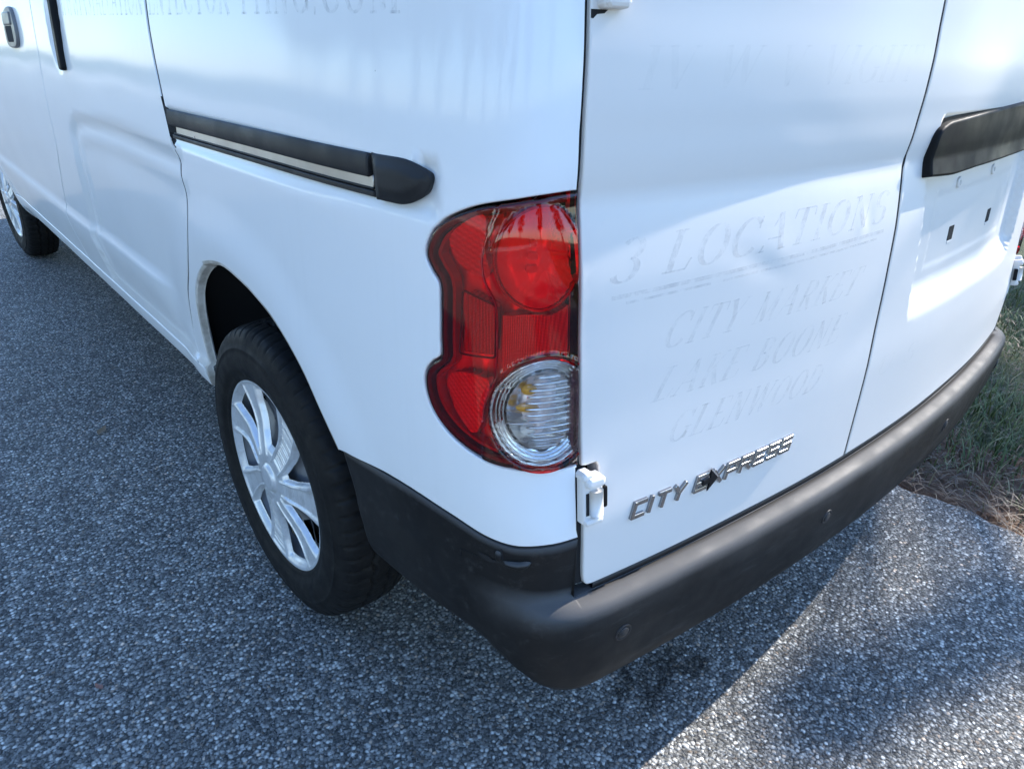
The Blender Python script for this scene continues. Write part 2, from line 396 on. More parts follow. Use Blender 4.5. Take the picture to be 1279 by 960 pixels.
def tube(pts,r,seg=8,closed=False,cap=True):
    P=[Vector(p) for p in pts]; n=len(P); V=[];F=[]
    rr=r if isinstance(r,(list,tuple)) else [r]*n
    up=None
    for i in range(n):
        if closed: t=P[(i+1)%n]-P[i-1]
        else: t=P[min(i+1,n-1)]-P[max(i-1,0)]
        t.normalize()
        if up is None: up=Vector((0,0,1)) if abs(t.z)<.9 else Vector((1,0,0))
        a=t.cross(up)
        if a.length<1e-4: a=t.orthogonal()
        a.normalize(); b=a.cross(t); up=b
        for k in range(seg):
            th=2*math.pi*k/seg; V.append(P[i]+(a*math.cos(th)+b*math.sin(th))*rr[i])
    for i in range(n if closed else n-1):
        j=(i+1)%n
        for k in range(seg): F.append((i*seg+k,i*seg+(k+1)%seg,j*seg+(k+1)%seg,j*seg+k))
    if cap and not closed:
        F.append(tuple(range(seg))[::1]); F.append(tuple(reversed(range((n-1)*seg,n*seg))))
    return np.array([tuple(v) for v in V]),F
def join(parts):
    V=[];F=[];b=0
    for v,f in parts:
        V.append(np.asarray(v,float)); F+=[tuple(i+b for i in q) for q in f]; b+=len(v)
    return np.concatenate(V),F
def box(c,sx,sy,sz,ax=None,bev=0):
    """chamfered box; ax = 3 axis vectors"""
    ax=ax or (Vector((1,0,0)),Vector((0,1,0)),Vector((0,0,1))); c=Vector(c); V=[];F=[]
    b=bev; hx,hy,hz=sx/2,sy/2,sz/2
    if b<=0:
        for k in (-1,1):
            for j in (-1,1):
                for i in (-1,1): V.append(c+ax[0]*hx*i+ax[1]*hy*j+ax[2]*hz*k)
        F=[(0,2,3,1),(4,5,7,6),(0,1,5,4),(2,6,7,3),(0,4,6,2),(1,3,7,5)]
        return np.array([tuple(v) for v in V]),F
    lv=[(-hz,0),(-hz+b*.3,0),(hz-b,0),(hz-b*.3,b*.7),(hz,b*1.6)] if False else [(-hz,0),(hz-b,0),(hz-b*.3,b*.3),(hz,b)]
    for z,i_ in lv:
        x,y=hx-i_,hy-i_; cc=min(b,x*.6,y*.6)
        for px,py in ((x-cc,-y),(x,-y+cc),(x,y-cc),(x-cc,y),(-x+cc,y),(-x,y-cc),(-x,-y+cc),(-x+cc,-y)): V.append(c+ax[0]*px+ax[1]*py+ax[2]*z)
    for l in range(len(lv)-1):
        for k in range(8): F.append((l*8+k,l*8+(k+1)%8,(l+1)*8+(k+1)%8,(l+1)*8+k))
    F.append(tuple(range((len(lv)-1)*8,len(lv)*8))); F.append(tuple(reversed(range(8))))
    return np.array([tuple(v) for v in V]),F
def frame_at(s,z,off=0.):
    p=Vector(S3(np.array([s]),np.array([z]),off)[0]); e=.004
    a=Vector(S3(np.array([s+e]),np.array([z]),off)[0])-Vector(S3(np.array([s-e]),np.array([z]),off)[0]); a.normalize()
    b=Vector(S3(np.array([s]),np.array([z+e]),off)[0])-Vector(S3(np.array([s]),np.array([z-e]),off)[0]); n=a.cross(b).normalized(); b=n.cross(a)
    return p,(a,b,n)

# ================================================================== GROUND
def mat_asphalt():
    m,t,b=pmat('coarse_asphalt',(.1,.1,.1),.85,spec=.35); v=coords(t)
    # wobble so stones are not tidy cells
    wv=N(t,'ShaderNodeVectorMath',operation='ADD'); nz=N(t,'ShaderNodeTexNoise'); nz.inputs['Scale'].default_value=90; t.links.new(v,nz.inputs['Vector'])
    sc=N(t,'ShaderNodeVectorMath',operation='SCALE'); sc.inputs['Scale'].default_value=.006; t.links.new(nz.outputs['Color'],sc.inputs[0])
    t.links.new(v,wv.inputs[0]); t.links.new(sc.outputs[0],wv.inputs[1]); vv=wv.outputs[0]
    def vor(scale,feat='F1'):
        q=N(t,'ShaderNodeTexVoronoi',feature=feat); q.inputs['Scale'].default_value=scale; t.links.new(vv,q.inputs['Vector']); return q
    a=vor(142); a2=vor(320)
    s1=N(t,'ShaderNodeSeparateColor'); t.links.new(a.outputs['Color'],s1.inputs[0])
    s2=N(t,'ShaderNodeSeparateColor'); t.links.new(a2.outputs['Color'],s2.inputs[0])
    stone=ramp(t,s1.outputs[0],[(.0,(.060,.059,.058)),(.30,(.130,.128,.125)),(.60,(.26,.255,.248)),(.84,(.43,.42,.405)),(1.,(.72,.70,.67))])
    warm=ramp(t,s1.outputs[1],[(.88,(1,1,1)),(.95,(1.15,.92,.75))])
    stone=mixc(t,1.0,stone,warm,'MULTIPLY')
    fines=ramp(t,s2.outputs[0],[(.0,(.020,.020,.021)),(.6,(.070,.070,.072)),(1.,(.25,.25,.25))])
    msk=ramp(t,a.outputs['Distance'],[(.30,(1,1,1)),(.66,(0,0,0))])
    c=mixc(t,msk,fines,stone)
    mid=ramp(t,noise(t,v,14,4,.7),[(.3,(.78,.78,.79)),(.7,(1.22,1.22,1.21))]); c=mixc(t,1.0,c,mid,'MULTIPLY')
    big=ramp(t,noise(t,v,1.1,5,.6),[(.3,(.92,.93,.90)),(.7,(1.30,1.31,1.25))])
    c=mixc(t,1.0,c,big,'MULTIPLY')
    oil=ramp(t,noise(t,v,3.3,4,.6),[(.68,(1,1,1)),(.78,(.55,.55,.56))])
    c=mixc(t,1.0,c,oil,'MULTIPLY')
    t.links.new(c,b.inputs['Base Color'])
    h1=ramp(t,a.outputs['Distance'],[(.0,(1,1,1)),(.75,(0,0,0))])
    hh=math_(t,'ADD',math_(t,'MULTIPLY',h1,math_(t,'ADD',s1.outputs[2],.35)),math_(t,'MULTIPLY',ramp(t,a2.outputs['Distance'],[(0,(1,1,1)),(.8,(0,0,0))]),.3))
    hh=math_(t,'ADD',hh,math_(t,'MULTIPLY',noise(t,v,700,2,.6),.25))
    bump(t,b,hh,1.0,.0042)
    t.links.new(ramp(t,s1.outputs[2],[(0,(.7,)*3),(1,(.95,)*3)]),b.inputs['Roughness'])
    return m
M['asphalt']=mat_asphalt()
def mat_soil():
    m,t,b=pmat('soil',(.1,.08,.06),.95); v=coords(t)
    c=ramp(t,noise(t,v,30,8,.7),[(.3,(.045,.026,.016)),(.5,(.125,.068,.038)),(.72,(.22,.14,.085))])
    t.links.new(c,b.inputs['Base Color']); bump(t,b,noise(t,v,90,8,.75),.9,.012); return m
M['soil']=mat_soil()
def mat_lawn():
    m,t,b=pmat('lawn_green',(.06,.08,.03),.9); v=coords(t)
    c=ramp(t,noise(t,v,6,8,.7),[(.3,(.030,.042,.014)),(.55,(.062,.082,.026)),(.75,(.13,.125,.06))])
    t.links.new(c,b.inputs['Base Color']); bump(t,b,noise(t,v,40,8,.8),1.0,.04); return m
M['lawn']=mat_lawn()
def mat_blade(name,cols,trans=.35):
    m,t,b=pmat(name,(.1,.1,.1),.55)
    oi=N(t,'ShaderNodeAttribute'); oi.attribute_name='tone'
    sp=N(t,'ShaderNodeSeparateColor'); t.links.new(oi.outputs['Color'],sp.inputs[0])
    n=len(cols); t.links.new(ramp(t,sp.outputs[0],[(i/(n-1),c) for i,c in enumerate(cols)]),b.inputs['Base Color'])
    return m
M['blade']=mat_blade('grass_blades',[(.036,.058,.014),(.060,.098,.024),(.102,.138,.040),(.18,.185,.078),(.30,.25,.135)])
M['straw']=mat_blade('dry_straw',[(.035,.019,.010),(.085,.046,.024),(.15,.092,.048),(.24,.175,.10)])
def add_tone(o,vals):
    a=o.data.attributes.new('tone','FLOAT_COLOR','POINT'); a.data.foreach_set('color',np.stack([vals,vals,vals,np.ones_like(vals)],1).astype(np.float32).ravel())

def edge_x(y): return .655+.012*np.sin(y*5.1+.7)+.009*np.sin(y*13.7)+.006*np.sin(y*31+1.)+.004*np.sin(y*67)
def build_ground():
    Z=-.035
    lw=mk('lawn',[(-300,-300,Z),(300,-300,Z),(300,300,Z),(-300,300,Z)],[(0,1,2,3)],'lawn'); tag(lw,kind='structure')
    # asphalt sheet with a crumbling right-hand edge
    ys=np.concatenate([np.linspace(-30,-4,14),np.linspace(-3.9,6,500),np.linspace(6.2,40,18)])
    V=[];F=[]
    for y in ys:
        e=float(edge_x(y))
        for x,z in ((-7.5,0),(-1.0,0),(e-.02,0),(e,-.006),(e+.012,-.04)): V.append((x,y,z))
    for i in range(len(ys)-1):
        for k in range(4): a=i*5+k; F.append((a,a+1,a+6,a+5))
    o=mk('asphalt_driveway',V,F,'asphalt'); tag(o,kind='structure')
    # unseen pale concrete strip, added to reflect brightly in the side doors
    m,tt,b=pmat('reflection_concrete',(.45,.44,.42),.85); tt.links.new(ramp(tt,noise(tt,coords(tt),3,6,.65),[(.3,(.38,.37,.35)),(.7,(.52,.51,.48))]),b.inputs['Base Color'])
    V,F=box((-8.3,10,.03),1.7,90,.14); tag(mk('reflection_strip',V,F,m,smooth=False),kind='structure')
    # drip spot behind the bumper, enlarged with the dark shadow painted beside it
    m=bpy.data.materials.new('shadow_stain'); m.use_nodes=True; tt=m.node_tree; b=tt.nodes['Principled BSDF']; b.inputs['Base Color'].default_value=(.010,.010,.011,1); b.inputs['Roughness'].default_value=.45
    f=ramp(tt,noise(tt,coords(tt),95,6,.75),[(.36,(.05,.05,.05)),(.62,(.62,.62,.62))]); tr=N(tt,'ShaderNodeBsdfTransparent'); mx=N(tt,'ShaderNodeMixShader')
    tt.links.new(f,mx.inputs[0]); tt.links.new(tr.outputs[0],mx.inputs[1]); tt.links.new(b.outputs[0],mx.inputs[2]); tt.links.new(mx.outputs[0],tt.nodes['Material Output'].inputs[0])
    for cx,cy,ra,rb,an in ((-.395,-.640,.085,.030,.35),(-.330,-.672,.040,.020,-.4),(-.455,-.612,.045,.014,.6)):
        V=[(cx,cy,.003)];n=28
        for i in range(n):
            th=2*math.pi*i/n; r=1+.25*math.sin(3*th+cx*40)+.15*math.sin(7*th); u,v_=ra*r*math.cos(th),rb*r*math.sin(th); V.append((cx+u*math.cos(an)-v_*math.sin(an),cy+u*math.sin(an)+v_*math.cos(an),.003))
        mk('shadow_stain',V,[(0,1+i,1+(i+1)%n) for i in range(n)],m,o)
    # soil strip beside it, gently uneven
    nx=70; xs=np.linspace(.60,1.25,nx); yy=np.linspace(-3,4,420); X,Y=np.meshgrid(xs,yy)
    H=-.018+.006*np.sin(X*31+Y*17)+.005*np.sin(Y*23-X*9)+.006*RNG.normal(size=X.shape)*.5
    H-=.05*np.clip((edge_x(Y)-.01-X)/.05,0,1); H-=.03*sstep(1.05,1.25,X)
    V=np.stack([X.ravel(),Y.ravel(),H.ravel()],1); F=[(j*nx+i,j*nx+i+1,(j+1)*nx+i+1,(j+1)*nx+i) for j in range(len(yy)-1) for i in range(nx-1)]
    o=mk('soil_verge',V,F,'soil'); tag(o,kind='structure')
    def blades(n,x,y,z,L,lean,wid,tone,name,mat,label,cat,flat=False):
        ang=RNG.uniform(0,2*np.pi,n); dx,dy=np.cos(ang),np.sin(ang); V=np.zeros((n,7,3)); 
        px,py=-dy,dx
        for k,(t,ww) in enumerate(((0,1.),(.4,.85),(.75,.5))):
            r=lean*t*t*L if not flat else t*L; h=L*t*np.sqrt(np.maximum(0,1-(lean*t)**2*.6)) if not flat else .004+.012*np.sin(t*3)*RNG.uniform(.2,1,n)
            cx=x+dx*r; cy=y+dy*r; cz=z+h
            for q,sg in enumerate((-1,1)): V[:,k*2+q]=np.stack([cx+sg*px*wid*ww*.5,cy+sg*py*wid*ww*.5,cz],1)
        r=lean*L if not flat else L; h=L*np.sqrt(np.maximum(.02,1-lean**2*.6)) if not flat else .003
        V[:,6]=np.stack([x+dx*r,y+dy*r,z+h],1)
        F=[]
        for i in range(n):
            b=i*7; F+=[(b,b+1,b+3,b+2),(b+2,b+3,b+5,b+4),(b+4,b+5,b+6)]
        o=mk(name,V.reshape(-1,3),F,mat); add_tone(o,np.repeat(tone,7)); tag(o,label,cat,kind='stuff'); return o
    n=52000
    x=.70+RNG.beta(1.0,1.5,n)*2.9; y=RNG.uniform(-1.9,3.6,n)
    clump=.5+.5*np.sin(x*9+np.sin(y*7)*1.7)*np.sin(y*8.3+1.1*np.sin(x*5)); near=sstep(.66,.86,x+.06*np.sin(y*11))
    k=RNG.uniform(0,1,n)<(.12+.88*near)*(.45+.55*clump); x=x[k];y=y[k];clump=clump[k]; n=len(x)
    L=RNG.uniform(.03,.085,n)*(.6+.6*clump); tone=np.clip(.38+.22*RNG.normal(size=n)+.22*(1-clump)-.1*clump+.5*(1-sstep(.7,.95,x)),0,1)
    blades(n,x,y,-.02+0*x,L,RNG.uniform(.25,1.0,n),RNG.uniform(.002,.0048,n),tone,'grass','blade','green and straw coloured grass growing beside the asphalt edge','grass')
    n=4200; x=.64+np.abs(RNG.normal(0,.16,n))+.01; y=RNG.uniform(-1.9,3.2,n)
    blades(n,x,y,-.015+RNG.uniform(0,.022,n),RNG.uniform(.03,.11,n),np.full(n,.9),RNG.uniform(.0012,.0028,n),RNG.uniform(0,1,n),'dry_straw','straw','dry brown straw and dead grass strewn along the asphalt edge','straw',flat=True)
    n=20000; x=.85+RNG.uniform(0,2.6,n); y=RNG.uniform(-1.9,3.6,n)
    blades(n,x,y,-.02+RNG.uniform(0,.02,n),RNG.uniform(.03,.08,n),np.full(n,.9),RNG.uniform(.0015,.003,n),RNG.uniform(.0,.9,n),'thatch','straw','pale dead thatch lying between the green grass blades','thatch',flat=True)
    # loose stones on the asphalt
    vs=[(1,0,0),(-1,0,0),(0,1,0),(0,-1,0),(0,0,1),(0,0,-1)]; fs=[(0,2,4),(2,1,4),(1,3,4),(3,0,4),(2,0,5),(1,2,5),(3,1,5),(0,3,5)]
    parts=[]
    for i in range(520):
        px=RNG.uniform(-2.3,.64); py=RNG.uniform(-1.6,2.2); r=RNG.uniform(.0015,.0042)
        a=RNG.uniform(0,6.3); P=np.array(vs)*np.array([r*RNG.uniform(.8,1.5),r,r*RNG.uniform(.5,.8)])+RNG.normal(0,r*.15,(6,3)); c,s_=math.cos(a),math.sin(a)
        P=np.stack([P[:,0]*c-P[:,1]*s_+px,P[:,0]*s_+P[:,1]*c+py,P[:,2]+r*.5+.001],1); parts.append((P,fs))
    V,F=join(parts); M['grit'],_,_=pmat('loose_grit',(.26,.255,.25),.9)
    o=mk('loose_grit',V,F,'grit',smooth=False); tag(o,'small loose pale stones scattered over the asphalt','grit',kind='stuff')
build_ground()
def leaf(name,loc,rz,L,W,col,label):
    m,_,_=pmat(name+'_tone',col,.7); n=9; V=[];F=[]
    for i in range(n):
        t=i/(n-1); w=W*math.sin(math.pi*t**.8)**.8*.5+.0004; x=L*(t-.5)
        for j in (-1,0,1): V.append((x,j*w,.004+.006*t*t+.35*w*abs(j)+.002*math.sin(t*7)))
    for i in range(n-1):
        for j in (0,1): a=i*3+j; F.append((a,a+3,a+4,a+1))
    V+=[(L*.5,-.0006,.010),(L*.5,.0006,.010),(L*.8,0,.004)]; k=len(V)-3; F.append((k,k+1,k+2))
    o=mk(name,V,F,m); o.location=loc; o.rotation_euler=(0,0,rz); tag(o,label,'leaf'); return o
leaf('fallen_leaf',(-.964,.979,.001),.9,.045,.02,(.20,.13,.07),'small curled brown leaf lying alone on the asphalt left of the rear wheel')
leaf('leaf_scrap',(-1.205,-.014,.001),2.1,.016,.009,(.26,.13,.10),'tiny reddish leaf scrap on the asphalt near the lower left')

# ================================================================== VAN
van=tag(empty('cargo_van'),'white panel van seen from its rear left corner, standing on asphalt beside a grass verge','van')
LP0=[(0.759,0.9433),(0.7093,0.9417),(0.6752,0.9373),(0.6422,0.9305),(0.6157,0.9203),(0.5931,0.9069),(0.5804,0.8909),(0.5752,0.8732),(0.5839,0.858),(0.5937,0.8454),(0.5943,0.8191),(0.5937,0.7871),(0.5931,0.7635),(0.5804,0.7521),(0.5694,0.7369),(0.5683,0.7162),(0.5775,0.6936),(0.5972,0.6743),(0.6249,0.6597),(0.6567,0.6504),(0.6902,0.6474),(0.7237,0.6466),(0.7668,0.6465)]
LP=catmull(LP0,5)
ARCH=[(-.392,.336),(-.361,.4121),(-.3275,.503),(-.2835,.5808),(-.2275,.639),(-.1581,.6849),(-.0894,.712),(-.0119,.727),(.0528,.7225),(.1212,.7095),(.1944,.6846),(.2655,.6402),(.3169,.5885),(.3568,.5388)]
ARCHS=catmull(ARCH,5)
CLAD=[(.3568,.5388),(.5047,.5548),(.5949,.5509),(.6503,.5398),(.6885,.5368),(.7278,.5419),(.77,.5452)]
CLADS=catmull(CLAD,5)
GAP=[(-.225,1.70),(-.225,1.30),(-.2182,1.1182),(-.2073,1.0474),(-.1836,.9685),(-.1674,.9061),(-.1755,.8033),(-.213,.7223),(-.2703,.6446),(-.3338,.5752),(-.4078,.4567),(-.4217,.385)]
GAPS=catmull(GAP,5)
FD=[(-1.18,1.70),(-1.18,1.134),(-1.184,.9855),(-1.207,.8031),(-1.285,.71),(-1.376,.6219),(-1.425,.565),(-1.445,.48),(-1.445,.392)]
FDS=catmull(FD,4)
def sh(pts,ds,dz=0): return [(a+ds,b+dz) for a,b in pts]
# --- dark inner shell behind the panel gaps
def build_shell():
    ss=np.concatenate([np.linspace(SF,-.6,70),np.linspace(-.58,SC,90)]); zz=np.linspace(.37,1.72,46)
    Sg,Zg=np.meshgrid(ss,zz); P=S3(Sg,Zg,-.046+0*Sg,False); n=len(ss); F=[]
    for j in range(len(zz)-1):
        for i in range(n-1):
            s,z=(ss[i]+ss[i+1])/2,(zz[j]+zz[j+1])/2
            if min(math.hypot(s,z-.3),math.hypot(s+3.2,z-.3))<.47 and z<.76: continue
            if s>.30 and z<.50: continue
            F.append((j*n+i,j*n+i+1,(j+1)*n+i+1,(j+1)*n+i))
    V=P.reshape(-1,3); V2=V*np.array([-1,1,1]); F2=[tuple(q+len(V) for q in reversed(f)) for f in F]
    return mk('inner_shell',np.concatenate([V,V2]),F+F2,'dark',van)
build_shell()
V,F=join([box((0,1.5,.36),1.0,4.4,.16),box((0,1.5,.42),1.36,1.9,.10)]); mk('underbody',V,F,'dark',van,smooth=False)

# --- quarter panel
lp_arr=np.array(LP); _m=ring_normals(lp_arr if area(lp_arr)>0 else lp_arr); 
if area(lp_arr)<0: _m=-_m
_m2=_m.copy(); _m2[0]=(0,1); _m2[-1]=(0,-1)
LPo=[tuple(q) for q in (lp_arr-(-_m2)*.0022)]
if not pip(np.array([LPo[30]]),LP)[0]: pass
def gapw(z): return float(np.interp(z,[.40,.60,.80,.95],[.0010,.0034,.0034,.0046]))
QUART=[(a+gapw(b),b) for a,b in GAPS]+[(-.4205,.3915),(-.3785,.3915)]+[q for q in ARCHS if q[1]>.3935 or q[0]>0]+sh(CLADS[1:],0,.0028)+[(.7672,.56),(.7655,.642)]+LPo[::-1]+[(.7555,1.0),(.7555,1.70)]
TRK_HOLE=rounded([(-.1995,.9585),(.485,.9665),(.562,.9655),(.586,.957),(.580,.939),(.545,.9195),(.4955,.9185),(-.170,.9095)],[.002,.001,.02,.02,.02,.02,.002,.002])
qp=patch('quarter_panel',QUART,'paint',van,step=.0125,depth=.018,holes=[TRK_HOLE] if False else [])
# --- arch lip and wheel well
def arch_lip(arch,name,depth=.015):
    a=resample(arch,.012,False); V=[];F=[];n=len(a); c=np.array([(a[0,0]+a[-1,0])/2,.36])
    dirs=c-a; dirs/=np.linalg.norm(dirs,axis=1)[:,None]
    for (q,o) in ((-.001,-.0015),(.004,-.0012),(.006,-.004),(.006,-depth),(.010,-depth-.004)):
        b=a+dirs*q; V+=S3(b[:,0],b[:,1],o+0*b[:,0]).tolist()
    for j in range(4): F+=[(j*n+i,j*n+i+1,(j+1)*n+i+1,(j+1)*n+i) for i in range(n-1)]
    return mk(name,V,F,'dirty',van)
lip=arch_lip([q for q in ARCHS ],'arch_lip',.011)
def well(cy,name,r=.435,x0=-.822,x1=-.45):
    V=[];F=[];n=33
    for j,x in enumerate((x0,x1)):
        for i in range(n):
            th=R(6+168*i/(n-1)); V.append((x if j else x+.050*(1-math.sin(th)),-(cy)+r*math.cos(th)*-1,.31+r*math.sin(th)))
    F=[(i,i+1,n+i+1,n+i) for i in range(n-1)]; V.append((x1,-cy,.31)); F+=[(n+i,n+i+1,2*n) for i in range(n-1)]
    return mk(name,V,F,'liner',van)
wl=well(0,'wheel_well',.425)
wf=well(-3.2,'wheel_well',.42,-.79)
# --- sliding door
SLD=sh(FDS,.0026)+[(-1.442,.392),(-.426,.392)]+[(a-gapw(b),b) for a,b in GAPS[::-1]]
sd=patch('sliding_door',SLD,'paint',van,step=.015,depth=.018)
def soft(a,b,x): return sstep(a,b,x)
# handle of the sliding door: grey bar with a black pull beside it
HB=rounded([(-.925,1.215),(-.895,1.215),(-.872,.985),(-.905,.982)],.008)
h1=patch('handle',HB,'garnish',sd,off=.012,step=.012,roll=.006,depth=.02,stamped=False)
HG=rounded([(-.950,1.215),(-.927,1.215),(-.907,.984),(-.936,.986)],.006)
M['grey_trim']=mat_black('grey_handle_trim',(.13,.125,.12),(.20,.195,.19),.42)
h2=patch('handle_bezel',HG,'grey_trim',sd,off=.006,step=.012,roll=.004,depth=.016,stamped=False)
KH=rounded([(-.930,1.04),(-.915,1.04),(-.910,1.005),(-.925,1.005)],.005)
patch('lock_slot',KH,'dark',sd,off=.0075,step=.012,roll=.001,depth=.002,stamped=False)
# --- front door, fender, sill
ARF=[(-3.2+.405*math.cos(R(a)),.30+.405*math.sin(R(a))) for a in range(186,-9,-6)]
FDOOR=sh(FDS,-.0026)+[(-1.452,.392),(-2.73,.392),(-2.735,.46),(-2.77,.60),(-2.69,.80),(-2.63,1.05),(-2.47,1.36),(-2.20,1.62),(-1.19,1.66)]
fd=patch('front_door',FDOOR,'paint',van,step=.026,depth=.018)
BZ=catmull([(-1.585,1.06),(-1.565,1.105),(-1.50,1.122),(-1.44,1.115),(-1.412,1.07),(-1.418,1.032),(-1.46,1.018),(-1.56,1.020)],5,True)
patch('handle_bezel',BZ,'grey_trim',fd,off=.009,step=.012,roll=.004,depth=.012,stamped=False)
PK=rounded([(-1.560,1.072),(-1.455,1.074),(-1.450,1.032),(-1.545,1.030)],.01); patch('handle_pocket',PK,'dark',fd,off=.0096,step=.012,roll=.001,depth=.003,stamped=False)
FL=rounded([(-1.560,1.108),(-1.450,1.110),(-1.447,1.076),(-1.562,1.074)],.008); patch('handle_flap',FL,'grey_trim',fd,off=.013,step=.012,roll=.004,depth=.008,stamped=False)
M['glass'],_,_=pmat('dark_tinted_glass',(.012,.014,.015),.04,0,1.0,.02)
WN=rounded([(-1.27,1.26),(-1.27,1.58),(-2.15,1.56),(-2.40,1.28)],.04); patch('window',WN,'glass',fd,off=.001,step=.05,roll=.002,depth=.006,stamped=False)
FEN=[(-2.740,.40),(-2.740,.46),(-2.775,.60),(-2.695,.80),(-2.64,1.03),(-3.17,1.02),(-3.67,.98),(SF+.02,.93),(SF+.02,.36),(-3.63,.36)]+ARF+[(-2.77,.37)]
fe=patch('front_wing',FEN,'paint',van,step=.035,depth=.018)
SILL=[(-2.78,.388),(-.3815,.388),(-.3945,.334),(-2.80,.334)]
si=patch('sill',SILL,'paint',van,off=.0,step=.02,roll=.004,depth=.012)
flip=arch_lip(ARF[::-1],'arch_lip')
PIL=[(-2.645,1.034),(-2.478,1.362),(-2.206,1.625),(-1.19,1.665),(-1.19,1.703),(-3.30,1.703),(-3.58,1.40),(-3.58,1.034)]
pil=patch('front_pillar',PIL,'paint',van,step=.04,depth=.018,stamped=False)
# upper body above the door tops, with the roof
def upper(name,s0,s1,z0,z1,mat,n=80,k=14,mirrored=True,cap=False):
    ss=np.linspace(s0,s1,n); zz=np.linspace(z0,z1,k); Sg,Zg=np.meshgrid(ss,zz); V=S3(Sg,Zg,0*Sg,False).reshape(-1,3); m=len(V)
    F=[(j*n+i,j*n+i+1,(j+1)*n+i+1,(j+1)*n+i) for j in range(k-1) for i in range(n-1)]
    V2=V*np.array([-1,1,1]); F2=[tuple(q+m for q in reversed(f)) for f in F]
    if cap: F+=[((k-1)*n+i,(k-1)*n+i+1,m+(k-1)*n+i+1,m+(k-1)*n+i) for i in range(n-1)]
    return mk(name,np.concatenate([V,V2]),F+F2,mat,van)
upper('roof',SF,SC,1.705,1.85,'paint',220,14,cap=True)
upper('nose',SF,-3.17,.935,1.09,'paint',70,10)
upper('windscreen',SF,-3.57,1.095,1.70,'glass',60,12)
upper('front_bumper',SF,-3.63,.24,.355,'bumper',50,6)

# --- tail lamp
def edge_s(z): return np.interp(z,[.6465,.9433],[.7668,.759])
def clip_right(pts,m=.001): return [(min(a,float(edge_s(b))-m),b) for a,b in pts]
def circ(c,r,n=64): return [(c[0]+r*math.cos(2*math.pi*i/n),c[1]+r*math.sin(2*math.pi*i/n)) for i in range(n)]
C1=(.7105,.883);R1=.0530;C2=(.7215,.7145);R2=.0645
tl=empty('tail_light',(0,0,0),van)
lpa=np.array(LP)
def inset(poly,d):
    p=np.array(poly,float); p=p if area(p)>0 else p[::-1]; p=resample(p,.004); m=ring_normals(p); q=p-m*d
    # drop points that came closer than d to the outline
    ok=seg_dist(q,p)>d*.97; return [tuple(a) for a in q[ok]]
def lens_off(s,z):
    r1=np.hypot(s-C1[0],z-C1[1]); dome=.0045*np.sqrt(np.clip(1-(r1/(R1+.001))**2,0,1))
    rid=np.interp(z,[.64,.7267,.7572,.8024,.8365,.8598,.8838,.908,.945],[.648,.6538,.6642,.6654,.6625,.6498,.6469,.6538,.665]); left=-.0035*(1-sstep(-.003,.003,s-rid))
    r2=np.hypot(s-C2[0],z-C2[1]); lip=.002*(1-sstep(.0,.006,np.abs(r2-R2-.004)))
    return .004+dome*(r1<R1+.001)+left*(r1>R1+.004)+lip
c2poly=clip_right(circ(C2,R2,72))
c2poly=[p for i,p in enumerate(c2poly) if i==0 or math.dist(p,c2poly[i-1])>1e-5]
# lens outline without the clear lamp: walk the outline, then round the circle
k2=[p for p in circ(C2,R2+.0008,96)]
k2=[p for p in k2 if p[0]<edge_s(p[1])-.0005]
angs=sorted(((math.atan2(p[1]-C2[1],p[0]-C2[0])%(2*math.pi),p) for p in k2)); arc=[p for _,p in angs]      # anticlockwise from upper right to lower right
LENS=LP+[(float(edge_s(arc[-1][1])),arc[-1][1])]+arc[::-1]+[(float(edge_s(arc[0][1])),arc[0][1])]
patch('red_lens',LENS,'lens_red',tl,step=.0035,roll=.004,depth=.016,offf=lens_off,stamped=False)
def c2lens(s,z): r=np.hypot(s-C2[0],z-C2[1]); return .004+.005*np.sqrt(np.clip(1-(r/(R2+.002))**2,0,1))
patch('clear_lens',c2poly,'lens_clear',tl,step=.0045,roll=.003,depth=.012,offf=c2lens,stamped=False)
# what lies behind the lenses
def back_off(s,z):
    a=-.024-.004*np.sin(s*160)*np.sin(z*90); return a
patch('housing',inset(LP,.003),'lamp_body',tl,step=.005,roll=.002,depth=.004,offf=back_off,stamped=False)
BR=inset(LP,.0026); BI=inset(LP,.0080)
def open_band(P,Q,smax=.748):
    def op_(p):
        p=np.array(p); k=p[:,0]<smax; i=[j for j in range(len(p)) if k[j] and not k[j-1]][0]; p=np.roll(p,-i,0); k=np.roll(k,-i); return [tuple(q) for q in p[k]]
    return op_(P)+op_(Q)[::-1]
patch('border',open_band(BR,BI),'lamp_dark',tl,off=-.002,step=.005,roll=.0004,depth=.008,stamped=False)
BR2=inset(LP,.0100); BI2=inset(LP,.0140)
patch('edge_reflector',open_band(BR2,BI2,.665),'red_plastic',tl,off=-.008,step=.005,roll=.0004,depth=.012,stamped=False)
patch('side_reflector',rounded([(.6237,.8412),(.6605,.8313),(.6600,.7786),(.6195,.7751)],.004),'reflex_deep',tl,off=-.006,step=.006,roll=.001,depth=.015,stamped=False)
V,F=join([tube([S3(a,b,-.004) for a,b in resample(rounded([(.621,.844),(.6615,.8335),(.6608,.776),(.6165,.772)],.004),.004)],.0012,6,True)]); mk('reflector_frame',V,F,'lamp_dark',tl)
MESH=[(.668,.8245),(.686,.8265),(.7055,.8270),(.7255,.8255),(.7365,.8285),(.7495,.8335),(.7505,.775),(.742,.7815),(.7215,.7835),(.700,.7805),(.684,.7725),(.672,.761),(.6685,.758)]
patch('rear_reflector',MESH,'reflex',tl,off=-.002,step=.006,roll=.001,depth=.012,stamped=False)
